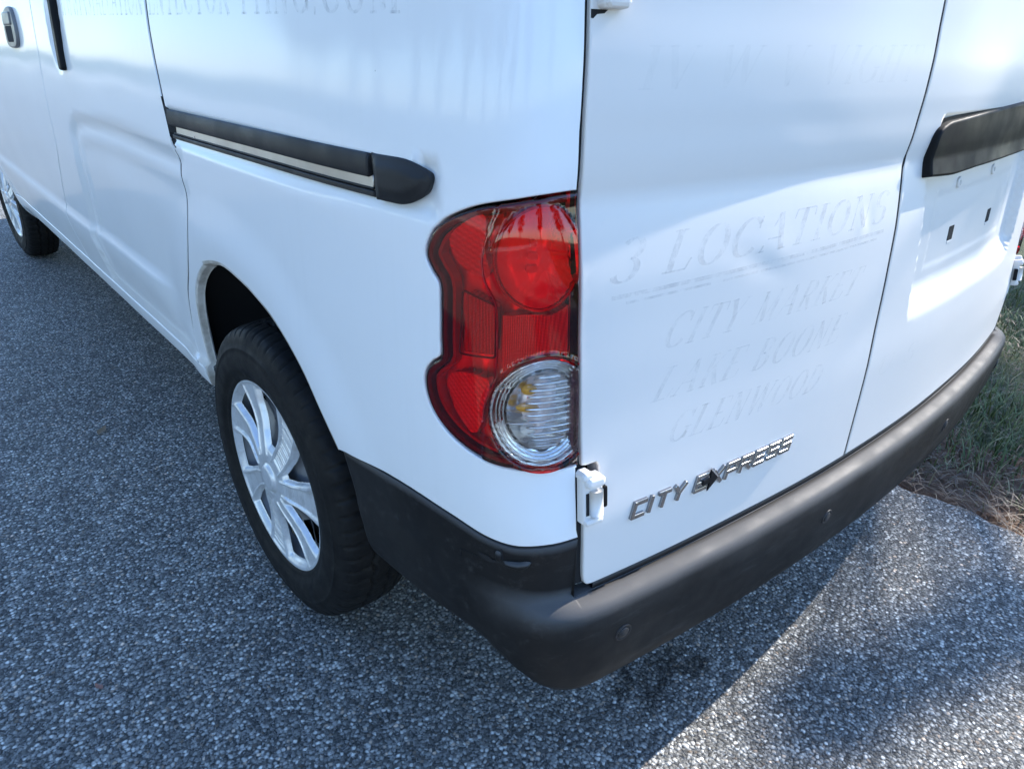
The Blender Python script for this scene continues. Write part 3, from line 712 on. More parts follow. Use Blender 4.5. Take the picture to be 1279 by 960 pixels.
def bowl1(s,z):
    r=np.hypot(s-C1[0],z-C1[1]); a=np.arctan2(z-C1[1],s-C1[0])
    flute=.0013*np.sin(a*34)*sstep(.008,.03,r)*sstep(.0,.02,s-C1[0]-.005)
    return -.030*np.clip(1-(r/.050)**2,0,1)**.8-.001+flute-.0018*np.exp(-((r-.043)/.0015)**2)
patch('brake_reflector',clip_right(circ(C1,.050,64),.006),'lamp_body',tl,step=.003,roll=.0006,depth=.004,offf=bowl1,stamped=False)
V,F=tube([S3(a,b,.0005,False) for a,b in circ(C1,.0515,72) if a<edge_s(b)-.004],.0016,8,False); mk('brake_ring',V,F,'red_plastic',tl)
# bulb carrier inside the brake lamp
parts=[]
for dz,ww in ((.012,.006),(.0,.010),(-.013,.012)):
    p,ax=frame_at(.697,.885+dz,-.010); V,F=box(p,ww,.007,.010,ax,.0012); mk('brake_bulb',V,F,'bulb',tl,smooth=False)
RID=catmull([(.660,.924),(.6538,.908),(.6469,.8838),(.6498,.8598),(.6625,.8365),(.6650,.8024),(.6642,.7572),(.6538,.7267),(.649,.70)],5)
V,F=tube([S3(a,b,.0012,False) for a,b in RID],.0011,6); mk('ridge',V,F,'red_plastic',tl)
# lower left chamber with fluted optics
CH=catmull([(.600,.742),(.640,.752),(.657,.745),(.648,.715),(.645,.695),(.633,.677),(.610,.685),(.592,.705),(.587,.725)],4,True)
def ch_off(s,z): return -.010-.0006*np.sin((s+z*1.6)*520)+.01*(s-.62)/.04
patch('lower_optic',CH,'lamp_body',tl,step=.003,roll=.001,depth=.01,offf=ch_off,stamped=False)
CH2=catmull([(.600,.893),(.625,.915),(.648,.922),(.6435,.885),(.6465,.862),(.632,.856),(.606,.868)],4,True)
def ch2_off(s,z): return -.009-.0005*np.sin((s*.5+z)*900)+.008*(z-.89)/.03
patch('upper_optic',CH2,'lamp_body',tl,step=.003,roll=.001,depth=.01,offf=ch2_off,stamped=False)
# clear lamp: chrome rings, ribbed bowl, bulbs
def ring2(s,z):
    r=np.hypot(s-C2[0],z-C2[1]); return .0008*np.sin((r-.047)*2*np.pi/.0042)-.004*(1-sstep(.046,.062,r))
def half_ring(ro,ri):
    a=[p for p in circ(C2,ro,120)]; b=[p for p in circ(C2,ri,120)]
    f=lambda L:[p for _,p in sorted(((math.atan2(p[1]-C2[1],p[0]-C2[0])%(2*math.pi),p) for p in L if p[0]<edge_s(p[1])-.0045))]
    A=f(a);B=f(b); return A+B[::-1]
patch('ring_seat',half_ring(.0640,.0475),'chrome_soft',tl,step=.003,roll=.0004,depth=.003,offf=lambda s,z:-.004-.006*(1-sstep(.046,.062,np.hypot(s-C2[0],z-C2[1]))),stamped=False)
for rr_,tr_,of_,mm_ in ((.0622,.0015,.0002,'chrome'),(.0580,.0009,-.0028,'chrome_soft'),(.0545,.0009,-.0048,'chrome_soft'),(.0510,.0009,-.0068,'chrome_soft')):
    pp=[p for _,p in sorted(((math.atan2(p[1]-C2[1],p[0]-C2[0])%(2*math.pi),p) for p in circ(C2,rr_,120) if p[0]<edge_s(p[1])-.0055))]
    V,F=tube([S3(a,b,of_,False) for a,b in pp],tr_,8); mk('chrome_ring',V,F,mm_,tl)
def bowl2(s,z):
    r=np.hypot(s-C2[0],z-C2[1]); up=z>.7045
    zc=np.where(up,.733,.690); rib=.0011*np.sin((z-.70)*2*np.pi/.0072)*sstep(.0,.012,s-.700)
    return -.030*np.clip(1-(r/.0475)**2,0,1)**.7-.004+rib*1.4+.001*np.sin((s+z*.3)*2*np.pi/.0022)*sstep(.735,.742,s)*.6
patch('reversing_reflector',[p for p in clip_right(circ(C2,.0470,80),.0045)],'chrome_soft',tl,step=.0022,roll=.0004,depth=.004,offf=bowl2,stamped=False)
for i in range(12):
    zr=.6735+i*.0074; hw=math.sqrt(max(0,.0455**2-(zr-C2[1])**2)); a0=max(C2[0]-hw*.55,.690); a1=min(C2[0]+hw,float(edge_s(zr))-.007)
    if a1-a0>.012:
        V,F=tube([S3(a,zr,-.0055,False) for a in np.linspace(a0,a1,8)],[.0006,.0015,.0016,.0016,.0016,.0016,.0015,.0010],8); mk('lens_rib',V,F,'chrome_soft',tl)
p0=[tuple(S3(a,b,-.0025,False)) for a,b in resample([(.6765,.7015),(.753,.7065)],.006,False)]
V,F=tube(p0,.0010,6); mk('divider',V,F,'chrome',tl)
def bulb(name,s,z,mat,rx,rz):
    p,ax=frame_at(s,z,-.014); V=[];F=[];n=12;k=8
    for j in range(k+1):
        ph=-math.pi/2+math.pi*j/k
        for i in range(n):
            th=2*math.pi*i/n; V.append(p+ax[0]*rx*math.cos(ph)*math.cos(th)+ax[1]*rz*math.sin(ph)+ax[2]*rz*math.cos(ph)*math.sin(th))
    F=[(j*n+i,j*n+(i+1)%n,(j+1)*n+(i+1)%n,(j+1)*n+i) for j in range(k) for i in range(n)]
    mk(name,[tuple(v) for v in V],F,mat,tl)
bulb('amber_bulb',.700,.738,'amber',.009,.0060); bulb('amber_bulb',.6985,.7165,'amber',.013,.0050); bulb('reversing_bulb',.7005,.690,'bulb',.009,.007)
SD_=[(.7585,.655),(.7630,.653),(.7615,.776),(.7565,.7765)]
def sdoff(s,z): return .0007*np.sin((z)*2*np.pi/.0036)
patch('side_flutes',SD_,'lamp_dark',tl,off=-.002,step=.0028,roll=.0005,depth=.008,offf=sdoff,stamped=False)

# --- rear doors
DL=[(.763,1.70),(.7632,1.096),(.7625,1.017),(.7668,.9435),(.7664,.8974),(.7676,.7974),(.7735,.650),(.7745,.6415)]
notch=[(.7800,.6400),(.7950,.6405),(.7985,.6345),(.7985,.6155),(.7765,.6150)]
DLOW=[(.7775,.560),(.7815,.4958)]
DOORL=DL+notch+DLOW+[(.7832,.480),(.7855,.4715),(.7900,.4668),(.797,.4655),(1.348,.4655),(1.3528,.4665),(1.3536,.472),(1.3536,1.70)]
dl_=patch('rear_door',DOORL,'paint_rear',van,step=.0115,depth=.020)
tag(dl_,'narrower left rear door with ghost lettering and chrome badge')
RE=lambda z:float(2*SC-np.interp(z,[.46,.6415,.8,.945,1.7],[.7835,.7745,.7676,.7665,.763]))
DOORR=[(1.3604,1.70),(1.3604,.4655),(1.45,.4655),(1.7,.4655),(2.0,.4650),(2*SC-.80,.463),(2*SC-.786,.468),(RE(.5),.50),(RE(.6),.6),(RE(.8),.8),(RE(.95),.95),(RE(1.7),1.70)]
dr=patch('rear_door',DOORR,'paint_rear',van,step=.0085,depth=.020)
tag(dr,'wider right rear door with licence plate recess')
# rubber seal strip under the doors
ss=np.linspace(.80,2*SC-.80,120); V=[];F=[]
for o_,z_ in ((-.012,.4685),(-.001,.4645),(-.001,.4560),(-.02,.4560)): V+=S3(ss,z_+0*ss,o_+0*ss).tolist()
F=[(j*120+i,j*120+i+1,(j+1)*120+i+1,(j+1)*120+i)[::-1] for j in range(3) for i in range(119)]; mk('door_seal',V,F,'seal',van)
def seal_strip(path,w,off=-.0018):
    a=resample(path,.02,False); tg=np.gradient(a,axis=0); tg/=np.linalg.norm(tg,axis=1)[:,None]+1e-9; m=np.stack([tg[:,1],-tg[:,0]],1)
    V=np.concatenate([S3((a+m*k)[:,0],(a+m*k)[:,1],off+0*a[:,0]) for k in (-w,w)]); n=len(a)
    mk('gap_seal',V,[(i,i+1,n+i+1,n+i) for i in range(n-1)],'dark',van)
seal_strip([q for q in GAPS if q[1]>.47],.008); seal_strip(FDS,.007); seal_strip([(1.357,1.70),(1.357,.468)],.008)
seal_strip([(.7600,1.70),(.7600,1.0),(.7625,.945),(.7640,.80),(.7700,.646),(.7740,.56),(.7760,.47)],.009,-.006)
# plate garnish, bolts and slots
BOLTS=((1.629,.8795),(1.8215,.8835))
SLOTS=((1.6435,.793),(1.869,.793))
def garn_off(s,z): 
    t=np.clip((z-.906)/.085,0,1); return .015-.007*t
GARN=rounded([(1.4180,.9115),(1.4170,.9300),(1.4180,.9735),(1.4480,.9850),(1.60,.9935),(1.80,1.0005),(2.06,1.0005),(2.10,.980),(2.105,.9145),(1.80,.9135),(1.60,.9110),(1.50,.9075)],[.004,.01,.016,.02,0,0,.02,.02,.006,0,0,.02])
ga=patch('plate_garnish',GARN,'garnish',dr,step=.008,roll=.004,depth=.03,offf=garn_off,stamped=False)
for cs,cz in BOLTS:
    patch('plate_bolt',circ((cs,cz),.0095,24),'paint_rear',dr,off=.0035,step=.005,roll=.002,depth=.006)
    patch('bolt_cap',circ((cs,cz),.0045,16),'dirty',dr,off=.0042,step=.005,roll=.001,depth=.002)
for cs,cz in SLOTS:
    patch('plate_slot',rounded([(cs-.0125,cz-.0125),(cs+.0125,cz-.0125),(cs+.0125,cz+.0125),(cs-.0125,cz+.0125)],.002),'dark',dr,off=.0006,step=.006,roll=.0004,depth=.001)
    patch('slot_clip',rounded([(cs-.0110,cz-.0175),(cs+.0120,cz-.0175),(cs+.0120,cz-.0132),(cs-.0110,cz-.0132)],.001),'paint_rear',dr,off=.0012,step=.006,roll=.0006,depth=.002)
p,ax=frame_at(1.7217,.9618,.0125); V,F=box(p,.007,.015,.004,ax,.001); mk('lock_slot',V,F,'dark',dr,smooth=False)
# upper handle edge, just above on the right door
def hinge(parent,s0,z0,flip_=1,h=.062):
    g=[]
    p,ax=frame_at(s0,z0,.0055)
    a,b,n=ax
    a=a*flip_
    if flip_<0: ax=(ax[0],ax[1],ax[2])
    g.append(box(p+a*.001,.029,h,.013,ax,.003))
    V,F=join(g); lo=mk('hinge',V,F,'paint_rear',parent,smooth=False)
    bm=lo.modifiers.new('bevel','BEVEL'); bm.width=.002; bm.segments=2
    g=[tube([p+a*.004-b*(h*.30)+n*.0075,p+a*.004+b*(h*.22)+n*.0075],.0085,18),]
    V,F=join(g); mk('hinge_barrel',V,F,'paint_rear',parent)
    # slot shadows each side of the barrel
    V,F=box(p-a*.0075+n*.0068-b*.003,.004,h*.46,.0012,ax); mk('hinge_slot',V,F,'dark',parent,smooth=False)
    g=[]
    q=p+b*(h*.40)+n*.007+a*.002
    g.append(box(q,.026,h*.22,.013,ax,.004)); V,F=join(g); mk('hinge_knuckle',V,F,'paint_rear',parent,smooth=False); g=[]; q=p-b*(h*.42)+n*.006+a*.001; g.append(box(q,.026,h*.16,.010,ax,.004))
    V,F=join(g); mk('hinge_knuckle',V,F,'paint_rear',parent,smooth=False)
    q=p+b*(h*.52)-a*.007+n*.002; g=[box(q,.016,.012,.016,ax,.004)]; V,F=join(g); mk('hinge_arm',V,F,'paint_rear',parent,smooth=False)
    q=p+a*.0205-b*.002+n*.001; V,F=box(q,.006,.028,.008,ax,.002); mk('hinge_buffer',V,F,'garnish',parent,smooth=False)
hinge(dl_,.7808,.6005)
hinge(dl_,.7850,1.137,1,.070)
hinge(dr,2*SC-.7520,.6005,-1)
# dark recess the upper hinge sits in
UN=[(.7640,1.1015),(.7640,1.0945),(.7665,1.0940),(.772,1.0975),(.7800,1.0985),(.7840,1.1015)]
patch('hinge_notch',UN,'dark',dl_,off=.0004,step=.005,roll=.0003,depth=.001)

# --- badge letters
def stroke_box(s0,z0,s1,z1,wid,off,h,bev=.0008):
    c,ax=frame_at((s0+s1)/2,(z0+z1)/2,off); a,b,n=ax
    d=(a*(s1-s0)+b*(z1-z0)); L=d.length; d.normalize(); e=n.cross(d)
    return box(c+n*(h/2),L+wid*.9,wid,h,(d,e,n),bev)
BL={'C':[(0,1,1,1),(0,0,0,1),(0,0,1,0)],'I':[(0,0,0,1)],'T':[(0,1,1,1),(.5,0,.5,1)],'Y':[(0,1,.5,.45),(1,1,.5,.45),(.5,0,.5,.45)],
'E':[(0,0,0,1),(0,1,1,1),(0,.5,.85,.5),(0,0,1,0)],'X':[(0,0,1,1),(0,1,1,0)],'P':[(0,0,0,1),(0,1,1,1),(1,1,1,.45),(1,.45,0,.45)],
'R':[(0,0,0,1),(0,1,1,1),(1,1,1,.48),(1,.48,0,.48),(.45,.48,1,0)],'S':[(1,1,0,1),(0,1,0,.52),(0,.52,1,.52),(1,.52,1,0),(1,0,0,0)]}
def badge(word,s,z,h,wl,gap,slant=.26,wid=.0042):
    for ch in word:
        ww=0 if ch=='I' else wl
        parts=[]
        for i,(x0,y0,x1,y1) in enumerate(BL[ch]):
            f=lambda x,y:(s+x*ww+y*h*slant,z+y*h)
            a=f(x0,y0);b=f(x1,y1); parts.append(stroke_box(a[0],a[1],b[0],b[1],wid,-.0005,.0042+.00012*i))
        V,F=join(parts); mk('badge_letter',V,F,'badge',dl_,smooth=False)
        s+=ww+gap
        if ch=='I': s+=.0025
badge('CITY',.8505,.5480,.0185,.0172,.0108,wid=.0060)
badge('EXPRESS',.9610,.5472,.0190,.0192,.0108,wid=.0060)
# black arrow across the E and X
def arrow(pts,off,h):
    P=[];n=len(pts)
    for o_ in (off,off+h): P+=[tuple(S3(a,b,o_)) for a,b in pts]
    F=[tuple(range(n,2*n)),tuple(reversed(range(n)))]+[(i,(i+1)%n,n+(i+1)%n,n+i) for i in range(n)]
    return np.array(P),F
AR=[(.9700,.5535),(.9860,.5535),(.9830,.5395),(1.0040,.5575),(.9870,.5755),(.9870,.5615),(.9715,.5615)]
V,F=arrow([(.984+(a-.984)*.86,.5572+(b-.5572)*.86) for a,b in AR],.0035,.0022); mk('badge_arrow',V,F,'garnish',dl_,smooth=False)
V,F=arrow([(.984+(a-.984)*1.02,.5572+(b-.5572)*1.02) for a,b in AR],.0030,.0012); mk('badge_arrow_edge',V,F,'chrome',dl_,smooth=False)

# --- ghost lettering left by removed decals
def mat_ghost(name,amt,lo=.40,hi=.62):
    m=bpy.data.materials.new(name); m.use_nodes=True; t=m.node_tree; b=t.nodes['Principled BSDF']
    b.inputs['Base Color'].default_value=(.40,.41,.43,1); b.inputs['Roughness'].default_value=.5
    v=coords(t); f=math_(t,'MULTIPLY',ramp(t,noise(t,v,48,6,.75),[(lo,(.05,.05,.05)),(hi,(1,1,1))]),amt)
    tr=N(t,'ShaderNodeBsdfTransparent'); mx=N(t,'ShaderNodeMixShader'); o=t.nodes['Material Output']
    t.links.new(f,mx.inputs[0]); t.links.new(tr.outputs[0],mx.inputs[1]); t.links.new(b.outputs[0],mx.inputs[2]); t.links.new(mx.outputs[0],o.inputs[0]); return m
M['ghost']=mat_ghost('decal_residue',.23); M['ghost2']=mat_ghost('decal_residue_faint',.15); M['ghost3']=mat_ghost('decal_residue_trace',.035); M['ghost_side']=mat_ghost('decal_residue_side',.20,.42,.60)
def arcp(cx,cy,rx,ry,a0,a1,n=14): return [(cx+rx*math.cos(R(a0+(a1-a0)*i/n)),cy+ry*math.sin(R(a0+(a1-a0)*i/n))) for i in range(n+1)]
TH,TN=.15,.045
def serif(x,y,w=.16): return ([(x-w,y),(x+w,y)],TN)
GL={
'I':(.34,[([(.17,0),(.17,1)],TH),serif(.17,.02),serif(.17,.98)]),
'L':(.62,[([(.17,0),(.17,1)],TH),serif(.17,.98),([(.02,.02),(.56,.02)],TN),([(.54,.02),(.62,.28)],TN)]),
'O':(.76,[(arcp(.38,.5,.30,.48,0,360,26),'O')]),
'C':(.72,[(arcp(.40,.5,.32,.48,40,320,22),'O'),([(.64,.68),(.66,.98)],TN)]),
'G':(.76,[(arcp(.40,.5,.32,.48,40,330,22),'O'),([(.66,.05),(.66,.42)],TH*.8),serif(.66,.42,.13),([(.66,.7),(.67,.98)],TN)]),
'A':(.74,[([(.06,0),(.37,1)],TN*1.2),([(.37,1),(.64,0)],TH),([(.17,.34),(.55,.34)],TN),serif(.06,.02,.11),serif(.64,.02,.13)]),
'T':(.64,[([(.32,0),(.32,1)],TH),([(.02,.98),(.62,.98)],TN),([(.02,.98),(.0,.74)],TN),([(.62,.98),(.64,.74)],TN),serif(.32,.02,.15)]),
'N':(.78,[([(.14,0),(.14,1)],TN*1.2),([(.14,1),(.62,0)],TH),([(.62,0),(.62,1)],TN*1.2),serif(.14,.02,.1),serif(.12,.98,.1),serif(.62,.98,.1)]),
'S':(.56,[(arcp(.30,.74,.20,.24,20,250,16)+arcp(.28,.26,.22,.26,80,-160,16),'S')]),
'3':(.56,[(arcp(.27,.75,.20,.23,150,-80,16),'S'),(arcp(.27,.27,.23,.26,85,-160,16),'S')]),
'M':(.90,[([(.12,0),(.12,1)],TN*1.2),([(.12,1),(.42,.05)],TH),([(.42,.05),(.72,1)],TN),([(.72,0),(.72,1)],TH),serif(.12,.02,.1),serif(.74,.02,.14),serif(.09,.98,.1),serif(.76,.98,.12)]),
'R':(.70,[([(.16,0),(.16,1)],TH),(arcp(.26,.74,.30,.25,90,-90,14),'S'),([(.16,.98),(.28,.98)],TN),([(.16,.49),(.28,.49)],TN),([(.32,.49),(.64,0)],TH),serif(.16,.02),serif(.66,.02,.08)]),
'K':(.74,[([(.16,0),(.16,1)],TH),([(.18,.42),(.60,1)],TN),([(.32,.58),(.66,0)],TH),serif(.16,.02),serif(.16,.98),serif(.66,.02,.1),serif(.60,.98,.1)]),
'E':(.62,[([(.16,0),(.16,1)],TH),([(.02,.98),(.56,.98)],TN),([(.16,.5),(.42,.5)],TN),([(.02,.02),(.58,.02)],TN),([(.56,.98),(.57,.76)],TN),([(.58,.02),(.62,.26)],TN)]),
'Y':(.70,[([(.10,1),(.36,.46)],TH),([(.62,1),(.36,.46)],TN),([(.36,0),(.36,.46)],TH),serif(.36,.02),serif(.10,.98,.12),serif(.62,.98,.1)]),
'B':(.68,[([(.16,0),(.16,1)],TH),(arcp(.26,.75,.26,.24,90,-90,14),'S'),(arcp(.26,.26,.30,.26,90,-90,14),'S'),([(.04,.98),(.28,.98)],TN),([(.04,.02),(.28,.02)],TN)]),
'D':(.74,[([(.16,0),(.16,1)],TH),(arcp(.22,.5,.42,.48,90,-90,18),'S'),([(.03,.98),(.26,.98)],TN),([(.03,.02),(.26,.02)],TN)]),
'W':(1.0,[([(.08,1),(.28,0)],TH),([(.28,0),(.50,1)],TN),([(.50,1),(.70,0)],TH),([(.70,0),(.92,1)],TN),serif(.08,.98,.11),serif(.92,.98,.1)]),
'H':(.78,[([(.16,0),(.16,1)],TH),([(.60,0),(.60,1)],TH),([(.16,.5),(.60,.5)],TN),serif(.16,.02),serif(.60,.02),serif(.16,.98),serif(.60,.98)]),
'V':(.72,[([(.10,1),(.36,0)],TH),([(.36,0),(.62,1)],TN),serif(.10,.98,.12),serif(.62,.98,.1)]),
'X':(.72,[([(.10,1),(.60,0)],TH),([(.12,0),(.58,1)],TN),serif(.10,.98,.1),serif(.6,.02,.1)]),
'P':(.66,[([(.16,0),(.16,1)],TH),(arcp(.26,.73,.30,.26,90,-90,14),'S'),([(.03,.98),(.28,.98)],TN),serif(.16,.02)]),
'F':(.60,[([(.16,0),(.16,1)],TH),([(.02,.98),(.56,.98)],TN),([(.16,.5),(.42,.5)],TN),serif(.16,.02)]),
'U':(.74,[([(.14,1),(.14,.3)],TH),(arcp(.37,.28,.23,.27,180,360,12),TN*1.4),([(.60,.28),(.60,1)],TN),serif(.14,.98),serif(.60,.98,.1)]),
'.':(.26,[([(.10,.05),(.16,.05)],.14)]),' ':(.36,[])}
GI=[0]
def ghost(text,pts,mat,parent,name='faded_letter',shear=.28,skip=()):
    """pts: lower-left, upper-left, lower-right, upper-right corners in (s,z)"""
    (s0,z0),(s1,z1),(s2,z2),(s3,z3)=pts; adv=0; tot=sum(GL[c][0]+.10 for c in text)-.10
    def Mx(x,y):
        u=x/tot; lo=(s0+(s2-s0)*u,z0+(z2-z0)*u); hi=(s1+(s3-s1)*u,z1+(z3-z1)*u); return lo[0]+(hi[0]-lo[0])*y,lo[1]+(hi[1]-lo[1])*y
    asp=((z1-z0)+(z3-z2))/2/((s2-s0)/tot)
    for ci,c in enumerate(text):
        V=[];F=[]
        if ci not in skip:
            for path,wd in GL[c][1]:
                n=len(path); L=[];Rr=[]
                for i,(x,y) in enumerate(path):
                    a=path[max(i-1,0)];b=path[min(i+1,n-1)]; tx,ty=b[0]-a[0],b[1]-a[1]; l=math.hypot(tx,ty) or 1; tx/=l;ty/=l
                    w_=wd if not isinstance(wd,str) else (TN+(TH-TN)*abs(ty)**1.5)
                    L.append((x-ty*w_/2,y+tx*w_/2)); Rr.append((x+ty*w_/2,y-tx*w_/2))
                b0=len(V); GI[0]+=1; off=.00035+.00002*(GI[0]%12)
                for p in L+Rr:
                    s,z=Mx(adv+p[0],p[1]); V.append(tuple(S3(s,z,off)))
                F+=[(b0+i,b0+n+i,b0+n+i+1,b0+i+1) for i in range(n-1)]
        adv+=GL[c][0]+.10
        if V: mk(name,V,F,mat,parent)
ghost('3 LOCATIONS',[(.800,.8475),(.822,.8930),(1.3120,.8585),(1.3270,.9010)],'ghost',dl_)
for (a,b,h_) in (((.806,.8300),(1.318,.8430),.0048),((.826,.8232),(1.302,.8345),.0030)):
    n=40; V=[];F=[]
    for i in range(n):
        u=i/(n-1); s=a[0]+(b[0]-a[0])*u; z=a[1]+(b[1]-a[1])*u; V+=[tuple(S3(s,z,.0004)),tuple(S3(s,z+h_,.0004))]
    F=[(2*i,2*i+2,2*i+3,2*i+1) for i in range(n-1)]; mk('faded_rule',V,F,'ghost',dl_)
ghost('CITY MARKET',[(.8800,.7600),(.9030,.8010),(1.2600,.7640),(1.2860,.8010)],'ghost2',dl_)
ghost('LAKE BOONE',[(.8700,.6960),(.8950,.7360),(1.2380,.6960),(1.2610,.7370)],'ghost2',dl_)
ghost('GLENWOOD',[(.9000,.6330),(.9220,.6720),(1.2050,.6300),(1.2280,.6690)],'ghost2',dl_)
ghost('IV W V VIGHT',[(.8230,1.0350),(.8330,1.0740),(1.3050,1.0400),(1.3220,1.0830)],'ghost3',dl_)
ghost('U S',[(1.3900,.600),(1.4000,.632),(1.5300,.595),(1.5450,.630)],'ghost3',dr)
ghost('WWWINSTALLATION',[(-.835,1.0975),(-.835,1.1560),(-.235,1.0962),(-.235,1.155)],'ghost_side',sd)
ghost('ENTECTOR TTING.COM',[(-.205,1.0962),(-.205,1.155),(.5360,1.0950),(.5360,1.1530)],'ghost_side',qp)

# --- sliding door rail on the quarter panel
rail=empty('sliding_rail',(0,0,0),van)
zt=lambda s:.9572+(.9651-.9572)*np.clip((s+.1674)/.65,0,1)
zb=lambda s:.9100+(.9185-.9100)*np.clip((s+.1356)/.63,0,1)
def band(s0,s1,f0,f1,n=24):
    ss=np.linspace(s0,s1,n); return [(s,zb(s)+(zt(s)-zb(s))*f0) for s in ss]+[(s,zb(s)+(zt(s)-zb(s))*f1) for s in ss[::-1]]
def dome(f0,f1,h): 
    def g(s,z):
        f=(z-zb(s))/(zt(s)-zb(s)); t=np.clip((f-f0)/(f1-f0),.02,.98); return h*np.sin(np.pi*t)**.5
    return g
patch('channel',band(-.1665,.50,-.02,1.03),'dark',rail,off=-.0075,step=.012,roll=.001,depth=.006,stamped=False)
patch('rail_cover',band(-.1610,.4845,.43,1.0),'trim',rail,off=.001,step=.009,roll=.003,depth=.012,offf=dome(.43,1.0,.0035),stamped=False)
TRI=[(-.1905,.974),(-.178,.9615),(-.163,.957),(-.156,.945),(-.149,.925),(-.149,.905),(-.153,.894),(-.1635,.905),(-.169,.92),(-.1805,.95)]
patch('channel_end',TRI,'dark',rail,off=.0006,step=.01,roll=.0003,depth=.004)
patch('rail',band(-.1380,.4870,.20,.48),'rail',rail,off=-.0025,step=.012,roll=.001,depth=.005,stamped=False)
patch('rail_lip',band(-.1560,.4900,.0,.145),'trim',rail,off=-.0010,step=.008,roll=.002,depth=.010,stamped=False)
patch('rail_edge',band(-.1480,.4880,.17,.215),'trim',rail,off=-.0010,step=.008,roll=.0008,depth=.006,stamped=False)
ENDC=rounded([(.4870,.9652),(.5500,.9665),(.5860,.9560),(.5790,.9330),(.5480,.9180),(.4970,.9172)],[.001,.03,.016,.022,.03,.001],8)
def endoff(s,z):
    d=seg_dist(np.stack([np.ravel(s),np.ravel(z)],1),np.array(ENDC)).reshape(np.shape(s)); return .0015+.006*sstep(0,.016,d)
patch('rail_end_cap',ENDC,'trim',rail,step=.005,roll=.003,depth=.014,offf=endoff,stamped=False)
p,ax=frame_at(.4735,.9305,.000); V,F=join([box(p,.004,.010,.004,ax,.001)]); mk('rail_stop',V,F,'dark',rail,smooth=False)

# --- rear bumper
ZT=lambda s:np.where(s<.7702,np.interp(s,[p[0] for p in CLADS],[p[1] for p in CLADS]),.4550)
SIDEP=[(0,.47),(.002,.452),(.003,.435),(.003,.418),(.003,.400),(.002,.386),(.0,.374),(-.003,.364),(-.009,.356),(-.020,.351),(-.05,.350)]
REARP=[(-.006,.4560),(.009,.4550),(.0225,.4525),(.0300,.4470),(.0322,.434),(.0312,.405),(.0285,.375),(.0240,.338),(.017,.306),(.004,.286),(-.05,.278)]
NT=6
def bumper_rows(s):
    """offset and height of each profile row at plan position s (s<=SC)"""
    w=sstep(.60,.815,s); drop=np.interp(s,[.36,.57,.66,.725,.80],[.0,.004,.0,.004,.006]); o=[];z=[]
    zt_=ZT(s)-.0008
    z0=SIDEP[0][1]*(1-w)+REARP[0][1]*w; o0=SIDEP[0][0]*(1-w)+REARP[0][0]*w
    z0=np.minimum(z0,zt_-.0005)
    for k in range(NT):
        t=k/NT; o.append(0*s+o0*t); z.append(zt_*(1-t)+z0*t)
    for (a,b),(c,d) in zip(SIDEP,REARP):
        lowf=np.clip((.47-b)/.12,0,1)
        o.append(a*(1-w)+c*w); z.append((b+drop*lowf)*(1-w)+d*w)
    z[NT]=z0
    return np.array(o),np.array(z)
def bumper_pt(s,z,extra=0.):
    ss=np.array([s if s<=SC else 2*SC-s]); o,zz=bumper_rows(ss); o=o[:,0];zz=zz[:,0]
    off=float(np.interp(-z,-zz,o)); x,y,nx,ny=plan(np.array([s])); d=base_d(np.array([s]),np.array([.47]))-off-extra
    d0=base_d(np.array([s]),np.array([max(z,.47)]))-base_d(np.array([s]),np.array([.47]))
    return Vector((float(x[0]-nx[0]*(d[0]+d0[0])),float(y[0]-ny[0]*(d[0]+d0[0])),z))
def build_bumper():
    ss=np.concatenate([np.linspace(.3575,.765,110),[.7685,.7698,.7706,.772,.776,.780],np.linspace(.79,SC,130)])
    o,z=bumper_rows(ss); o=np.concatenate([o[:1]-.018,o[:1]-.0012,o]); z=np.concatenate([z[:1]-.001,z[:1]+.0003,z]); k=len(o)
    # slanted front edge along the wheel arch
    V=[]
    for j in range(k):
        sj=ss.copy(); e=np.interp(z[j],[.345,.42,.4878,.5388],[.392,.384,.3689,.3568])
        f=np.clip((.50-sj)/(.50-.3575),0,1); sj=sj+(e-.3575)*f
        x,y,nx,ny=plan(sj); zz=np.maximum(z[j],.47); d=base_d(sj,zz)-o[j]
        # below .47 hang on the section at .47 for the rear, keep a slight tuck at the side
        tuck=np.where(z[j]<.47,(.47-z[j])*.10*(1-sstep(.6,.8,sj)),0)
        d=d+tuck
        V.append(np.stack([x-nx*d,y-ny*d,z[j]],1))
    V=np.array(V); n=len(ss)
    # turn the front edge inwards
    fe_=V[:,0,:].copy(); fe_[:,0]+=.022; fe2=np.concatenate([fe_[:,None,:],V],1); n+=1; Vl=fe2.reshape(-1,3)
    F=[(j*n+i,j*n+i+1,(j+1)*n+i+1,(j+1)*n+i)[::-1] for j in range(k-1) for i in range(n-1)]
    Vr=Vl*np.array([-1,1,1]); m=len(Vl); F2=[tuple(q+m for q in reversed(f)) for f in F]
    V=np.concatenate([Vl,Vr]); 
    # weld the centre line
    idx=np.arange(2*m)
    for j in range(k): idx[m+j*n+n-1]=j*n+n-1
    V[idx!=np.arange(2*m)]=V[idx[idx!=np.arange(2*m)]]
    F=[tuple(int(idx[q]) for q in f) for f in F+F2]
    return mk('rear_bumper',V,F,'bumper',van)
bp=build_bumper()
